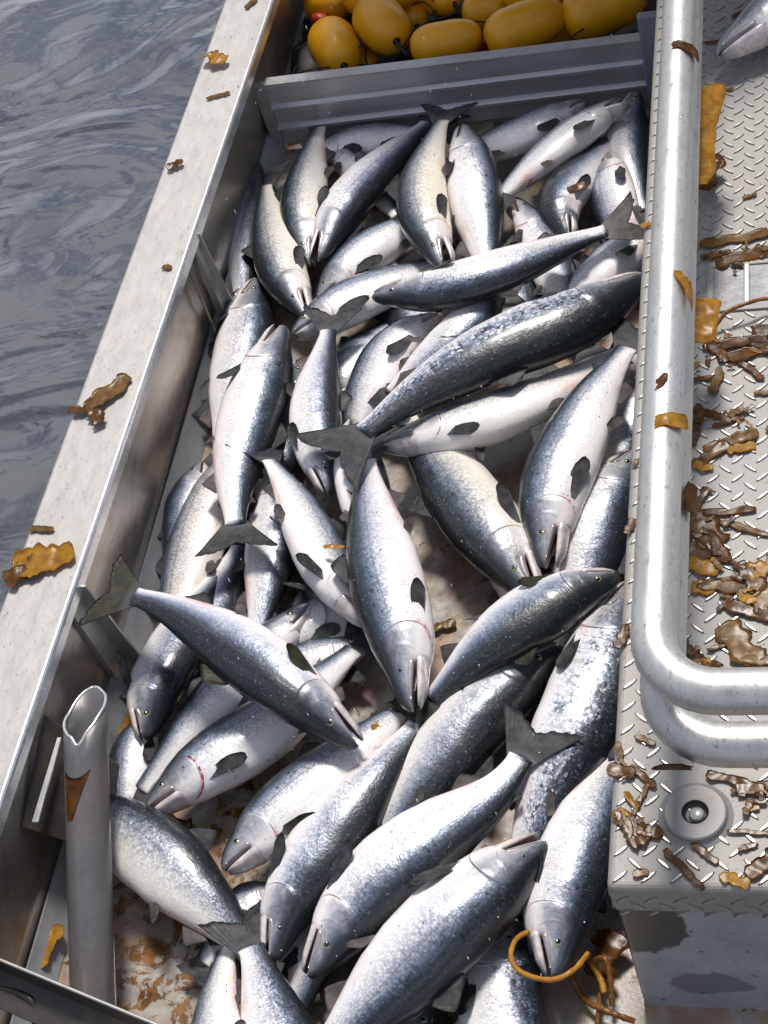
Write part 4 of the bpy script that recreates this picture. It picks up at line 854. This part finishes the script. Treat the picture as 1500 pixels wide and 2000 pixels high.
tag(mesh_obj('kelp_scrap', V, Fc, M_kelp[0]), 'pointed brown kelp leaf stuck on the cut pipe', 'seaweed')
# scraps on the tread plate: measured centres, length and width, direction
TS = [(1440, 468, .14, .030, 8, 3, 'long tan kelp band lying above the latch'), (1400, 500, .06, .02, 10, 3, 'ragged tan kelp bit at the left corner of the latch'), (1450, 505, .10, .045, 12, 0, 'brown crumpled kelp over the far edge of the latch'),
 (1495, 660, .06, .07, 80, 2, 'dark folded kelp piece at the picture edge below the latch'), (1440, 672, .12, .030, 8, 2, 'dark glossy kelp strip below the latch, with a grey sheen'), (1405, 688, .07, .03, -60, 0, 'brown kelp tangle left of the dark glossy strip'),
 (1470, 690, .09, .035, 15, 0, 'wet brown kelp roll under the dark glossy strip'), (1400, 745, .07, .020, 80, 3, 'upright narrow kelp piece in the cross of scraps'), (1375, 742, .045, .012, 5, 0, 'crosswise kelp piece touching the rail'),
 (1468, 725, .07, .018, -50, 0, 'hooked kelp strip right of the upright narrow piece'), (1490, 770, .03, .012, 0, 3, 'tiny kelp flake at the picture edge'), (1398, 815, .07, .018, -30, 0, 'flat brown kelp zigzag below the cross of scraps'),
 (1425, 825, .06, .012, 18, 0, 'thin kelp strip joining the zigzag'), (1438, 806, .032, .020, 30, 3, 'tan kelp flake above the zigzag'), (1360, 830, .10, .02, 85, 2, 'dark red-brown kelp along the rail foot'),
 (1430, 862, .10, .030, 20, 3, 'crumpled tan kelp lump, right of the rail'), (1390, 890, .08, .026, 38, 0, 'brown kelp arm sloping down from the crumpled lump'), (1450, 878, .05, .025, 15, 1, 'amber kelp fold in the crumpled lump'), (1375, 915, .035, .022, -10, 1, 'amber kelp pad at the foot of the sloping arm'),
 (1370, 975, .05, .02, 70, 0, 'hooked kelp tip at the top of the big tangle'), (1410, 1002, .12, .018, 3, 0, 'straight kelp band at the top of the big tangle'), (1375, 1040, .09, .06, -60, 0, 'mass of wet brown kelp in the big tangle beside the rail'),
 (1362, 1075, .07, .05, 60, 2, 'dark kelp fold in the big tangle beside the rail'), (1395, 1070, .09, .03, -55, 0, 'kelp strip running down the right of the big tangle'), (1372, 1110, .06, .035, -20, 1, 'amber leaf at the bottom of the big tangle'), (1458, 1035, .09, .016, -22, 3, 'tan ribbed kelp strip sloping to the picture edge'),
 (1425, 1098, .07, .008, -35, 2, 'thin dark kelp stalk between the two tangles'), (1375, 1150, .04, .035, 0, 1, 'small amber kelp ring at the left of the lower tangle'), (1425, 1150, .10, .030, -8, 0, 'brown kelp strip in the lower tangle'), (1465, 1130, .07, .045, -65, 2, 'grey-brown folded kelp leaf in the lower tangle'),
 (1470, 1160, .05, .03, 30, 1, 'amber curl under the grey-brown folded leaf'), (1475, 1198, .10, .028, -20, 2, 'dark kelp tongue at the bottom of the lower tangle'), (1497, 1110, .05, .05, 30, 1, 'amber kelp leaf at the picture edge'), (1498, 1175, .06, .04, 60, 3, 'tan kelp leaf at the picture edge'),
 (1448, 1262, .095, .055, -50, 3, 'big tan torn kelp leaf lying alone above the rail bend'), (1485, 1292, .07, .022, -8, 3, 'tail of the big tan torn leaf'), (1412, 1262, .05, .010, 25, 3, 'thin arm of the big tan torn leaf'), (1495, 1320, .03, .02, 30, 0, 'kelp crumb against the rail at the picture edge'),
 (1350, 1280, .06, .022, -60, 2, 'dark kelp piece in the inner corner of the rails'), (1372, 1300, .07, .022, -50, 0, 'brown kelp strip in the inner corner of the rails'), (1388, 1312, .04, .03, 70, 0, 'kelp flap at the bottom of the inner corner of the rails'),
 (1212, 1480, .05, .012, -78, 3, 'upper end of the kelp trail at the locker corner'), (1215, 1510, .045, .028, -15, 0, 'kelp pad in the trail at the locker corner'), (1258, 1520, .055, .014, -45, 0, 'middle link of the kelp trail at the locker corner'), (1252, 1562, .06, .010, 68, 0, 'thin lower link of the kelp trail at the locker corner'),
 (1228, 1612, .060, .036, -55, 3, 'brown kelp leaf left of the deck fitting'), (1262, 1635, .052, .036, 30, 0, 'folded kelp leaf joined to the brown one left of the deck fitting'), (1338, 1702, .085, .014, -48, 0, 'narrow twisted kelp strip below the deck fitting'), (1378, 1670, .05, .014, -40, 0, 'short dark kelp strip right below the deck fitting'),
 (1436, 1722, .045, .020, -18, 1, 'short amber kelp pad at the plate edge'), (1253, 1708, .024, .012, 10, 3, 'tiny tan flake near the plate edge'), (1478, 1628, .08, .008, -2, 0, 'thin straight kelp string right of the deck fitting'), (1462, 1656, .03, .012, 20, 2, 'small green-black kelp flake under the straight string'),
 (1492, 1690, .06, .03, 40, 0, 'brown kelp leaf at the picture edge beside the plate edge'), (1440, 1530, .09, .022, -18, 0, 'wet brown kelp strip below the lower rail'), (1485, 1540, .07, .028, 5, 2, 'dark kelp heap below the lower rail at the picture edge'), (1262, 1448, .035, .012, -30, 3, 'little tan kelp bit beside the rail bend'),
 (1420, 178, .03, .010, 12, 3, 'single tan kelp chip on the plate below the lone fish'), (1442, 32, .03, .016, 30, 0, 'kelp crumb above the head of the lone fish'), (1395, 85, .04, .012, -3, 0, 'kelp strip at the snout of the lone fish'), (1465, 385, .03, .010, 18, 3, 'single tan kelp chip above the long tan band'),
 (1232, 1030, .035, .018, 70, 0, 'kelp scrap on the locker edge beside the rail, level with the big tangle'), (1216, 1245, .05, .02, 75, 0, 'kelp scrap on the locker edge, above the rail bend'), (1262, 442, .022, .016, 20, 1, 'small amber kelp dab on the locker edge by the long diagonal tail'), (1245, 905, .02, .014, 50, 3, 'small tan kelp dab on the locker edge, left of the rail')]
for px, py, ln, wd, an, mt, lab in TS: kelp(px, py, ln * 1.02, wd * .82, an, T_, lab, mt, lift=.0055 if wd > .02 else .004)
rc = random.Random(21); spots = [(1410, 700, 70, 40), (1420, 830, 60, 45), (1400, 1060, 45, 55), (1440, 1150, 50, 35), (1380, 1295, 35, 22), (1240, 1560, 30, 70), (1460, 1560, 35, 25), (1440, 500, 60, 30)]
for k in range(84):
    sx, sy, dx, dy = spots[k % len(spots)]; wd = rc.uniform(.004, .011)
    kelp(sx + rc.gauss(0, dx * .55), sy + rc.gauss(0, dy * .6), wd * rc.uniform(1.4, 4.), wd, rc.uniform(0, 180), T_ + rc.uniform(0, .004), 'tiny torn kelp crumb strewn among the bigger scraps on the tread plate', rc.choice([0, 0, 1, 2, 3]), seed=k, lift=.004, grp='tiny kelp crumbs on the tread plate', name='kelp_crumb')
# in the hold
HS = [(1128, 372, .045, .026, 10, .165, 0, 'brown kelp lump on the head of the dark curled fish'), (245, 1490, .10, .05, 75, .004, 0, 'brown kelp sheet on the floor right of the cut pipe'), (262, 1400, .10, .022, 70, .01, 1, 'amber kelp strip against the bilge strip above the brown sheet'),
 (262, 1330, .04, .016, 70, .03, 0, 'small kelp leaf on the bilge strip'), (338, 1618, .09, .04, -12, .004, 0, 'brown kelp sheet on the floor under the blood-streaked fish'), (100, 1850, .09, .03, 75, .03, 1, 'orange kelp blade behind the foot of the cut pipe'), (870, 1225, .05, .02, 20, .004, 3, 'tan kelp shred on the bare floor near the centre'),
 (655, 1072, .045, .010, -2, .19, 1, 'small amber kelp shred across the centre fish fin'), (735, 1424, .016, .010, 30, .172, 1, 'amber kelp chip on the clean white-flanked fish'), (600, 1160, .07, .022, 10, .004, 0, 'brown kelp shred on the floor behind the leaping fish'), (1185, 1865, .09, .06, 70, .03, 0, 'dark brown kelp blade standing in the corner beside the locker'),
 (895, 1905, .06, .03, -25, .02, 0, 'brown kelp piece in the gap beside the bottom fish'), (1190, 290, .03, .02, 70, .06, 1, 'orange kelp scrap in the far right corner')]
for px, py, ln, wd, an, z, mt, lab in HS: kelp(px, py, ln, wd, an, z, lab, mt)
def stalk(pix, zs, rad, mat, label):
    pts = [un(p[0], p[1], z) for p, z in zip(pix, zs)]; tag(tube('kelp_stalk', pts, rad, mat, None, 10, .25, n=60), label, 'seaweed')
M_stk = _kelp('kelp_stalk_amber', (.30, .13, .012), (.48, .23, .03), .1); M_stk2 = _kelp('kelp_stalk_brown', (.13, .05, .012), (.26, .11, .025), .1)
stalk([(1040, 1815), (1008, 1835), (998, 1870), (1020, 1900), (1075, 1914), (1120, 1895), (1148, 1862)], [.14, .16, .17, .18, .20, .20, .17], .0042, M_stk, 'amber kelp stalk looped round the head of the pinkish fish')
stalk([(1115, 1905), (1140, 1950), (1185, 1975), (1240, 1995)], [.03, .02, .03, .02], .0050, M_stk2, 'brown kelp stalk curving along the floor at the locker corner')
stalk([(1148, 1868), (1172, 1910), (1180, 1940)], [.05, .04, .04], .0055, M_stk, 'short thick amber stalk in the locker corner')
stalk([(1152, 1878), (1180, 1872), (1190, 1900), (1196, 1965)], [.05, .07, .06, .03], .0048, M_stk2, 'kelp stalk bent like a hook in the locker corner')
stalk([(1172, 1940), (1168, 1985), (1160, 2030)], [.03, .02, .01], .0038, M_stk2, 'thin stalk hanging to the bottom edge')
stalk([(850, 1995), (890, 1970), (925, 1948)], [.02, .02, .02], .0050, M_stk, 'straight amber stalk on the floor left of the bottom fish')
stalk([(1395, 640), (1420, 610), (1460, 592), (1500, 583), (1560, 585)], [TZ + .012, TZ + .03, TZ + .035, TZ + .03, TZ + .03], .0036, M_stk2, 'long brown stalk arching over the latch')
# ------------------------------------------------------------------ water beads and spray
bm = bmesh.new(); rn = random.Random(11)
def bead(p, r, sq=.6):
    bmesh.ops.create_icosphere(bm, subdivisions=1, radius=r, matrix=Matrix.Translation(p) @ Matrix.Diagonal((1, 1, sq, 1)))
for _ in range(420):
    y = rn.uniform(-1.1, 1.7); bead((xin(y) - rn.uniform(.004, .134), y, GZ + .0003), rn.uniform(.0007, .0018))
for _ in range(700): bead((rn.uniform(TX + .01, 1.05), rn.uniform(TY + .01, 1.7), TZ + .0003), rn.uniform(.0007, .0020))
for _ in range(300): a = rn.uniform(40, 140); y = rn.uniform(-.8, 1.2); bead((.6535 + .0296 * math.cos(math.radians(a)), y, .82 + .0296 * math.sin(math.radians(a))), rn.uniform(.0005, .0013), .9)
def _bead():
    b = NB('water_bead'); return b.set(color=(.9, .92, .95), rough=.03, trans=1.)
tag(bm_obj('water_beads', bm, _bead(), None, True), 'fine beads of water on the metal', 'water drops', None, 'stuff')
bm = bmesh.new()
for _ in range(130):
    px, py = rn.uniform(400, 1230), rn.uniform(0, 1950); bead(un(px, py, rn.uniform(.32, .55)), rn.uniform(.0006, .0014), rn.uniform(1, 5))
tag(bm_obj('spray_drops', bm, _simple('spray_water', (.85, .87, .9), .1), None, True), 'drops of spray thrown up over the fish', 'water drops', None, 'stuff')
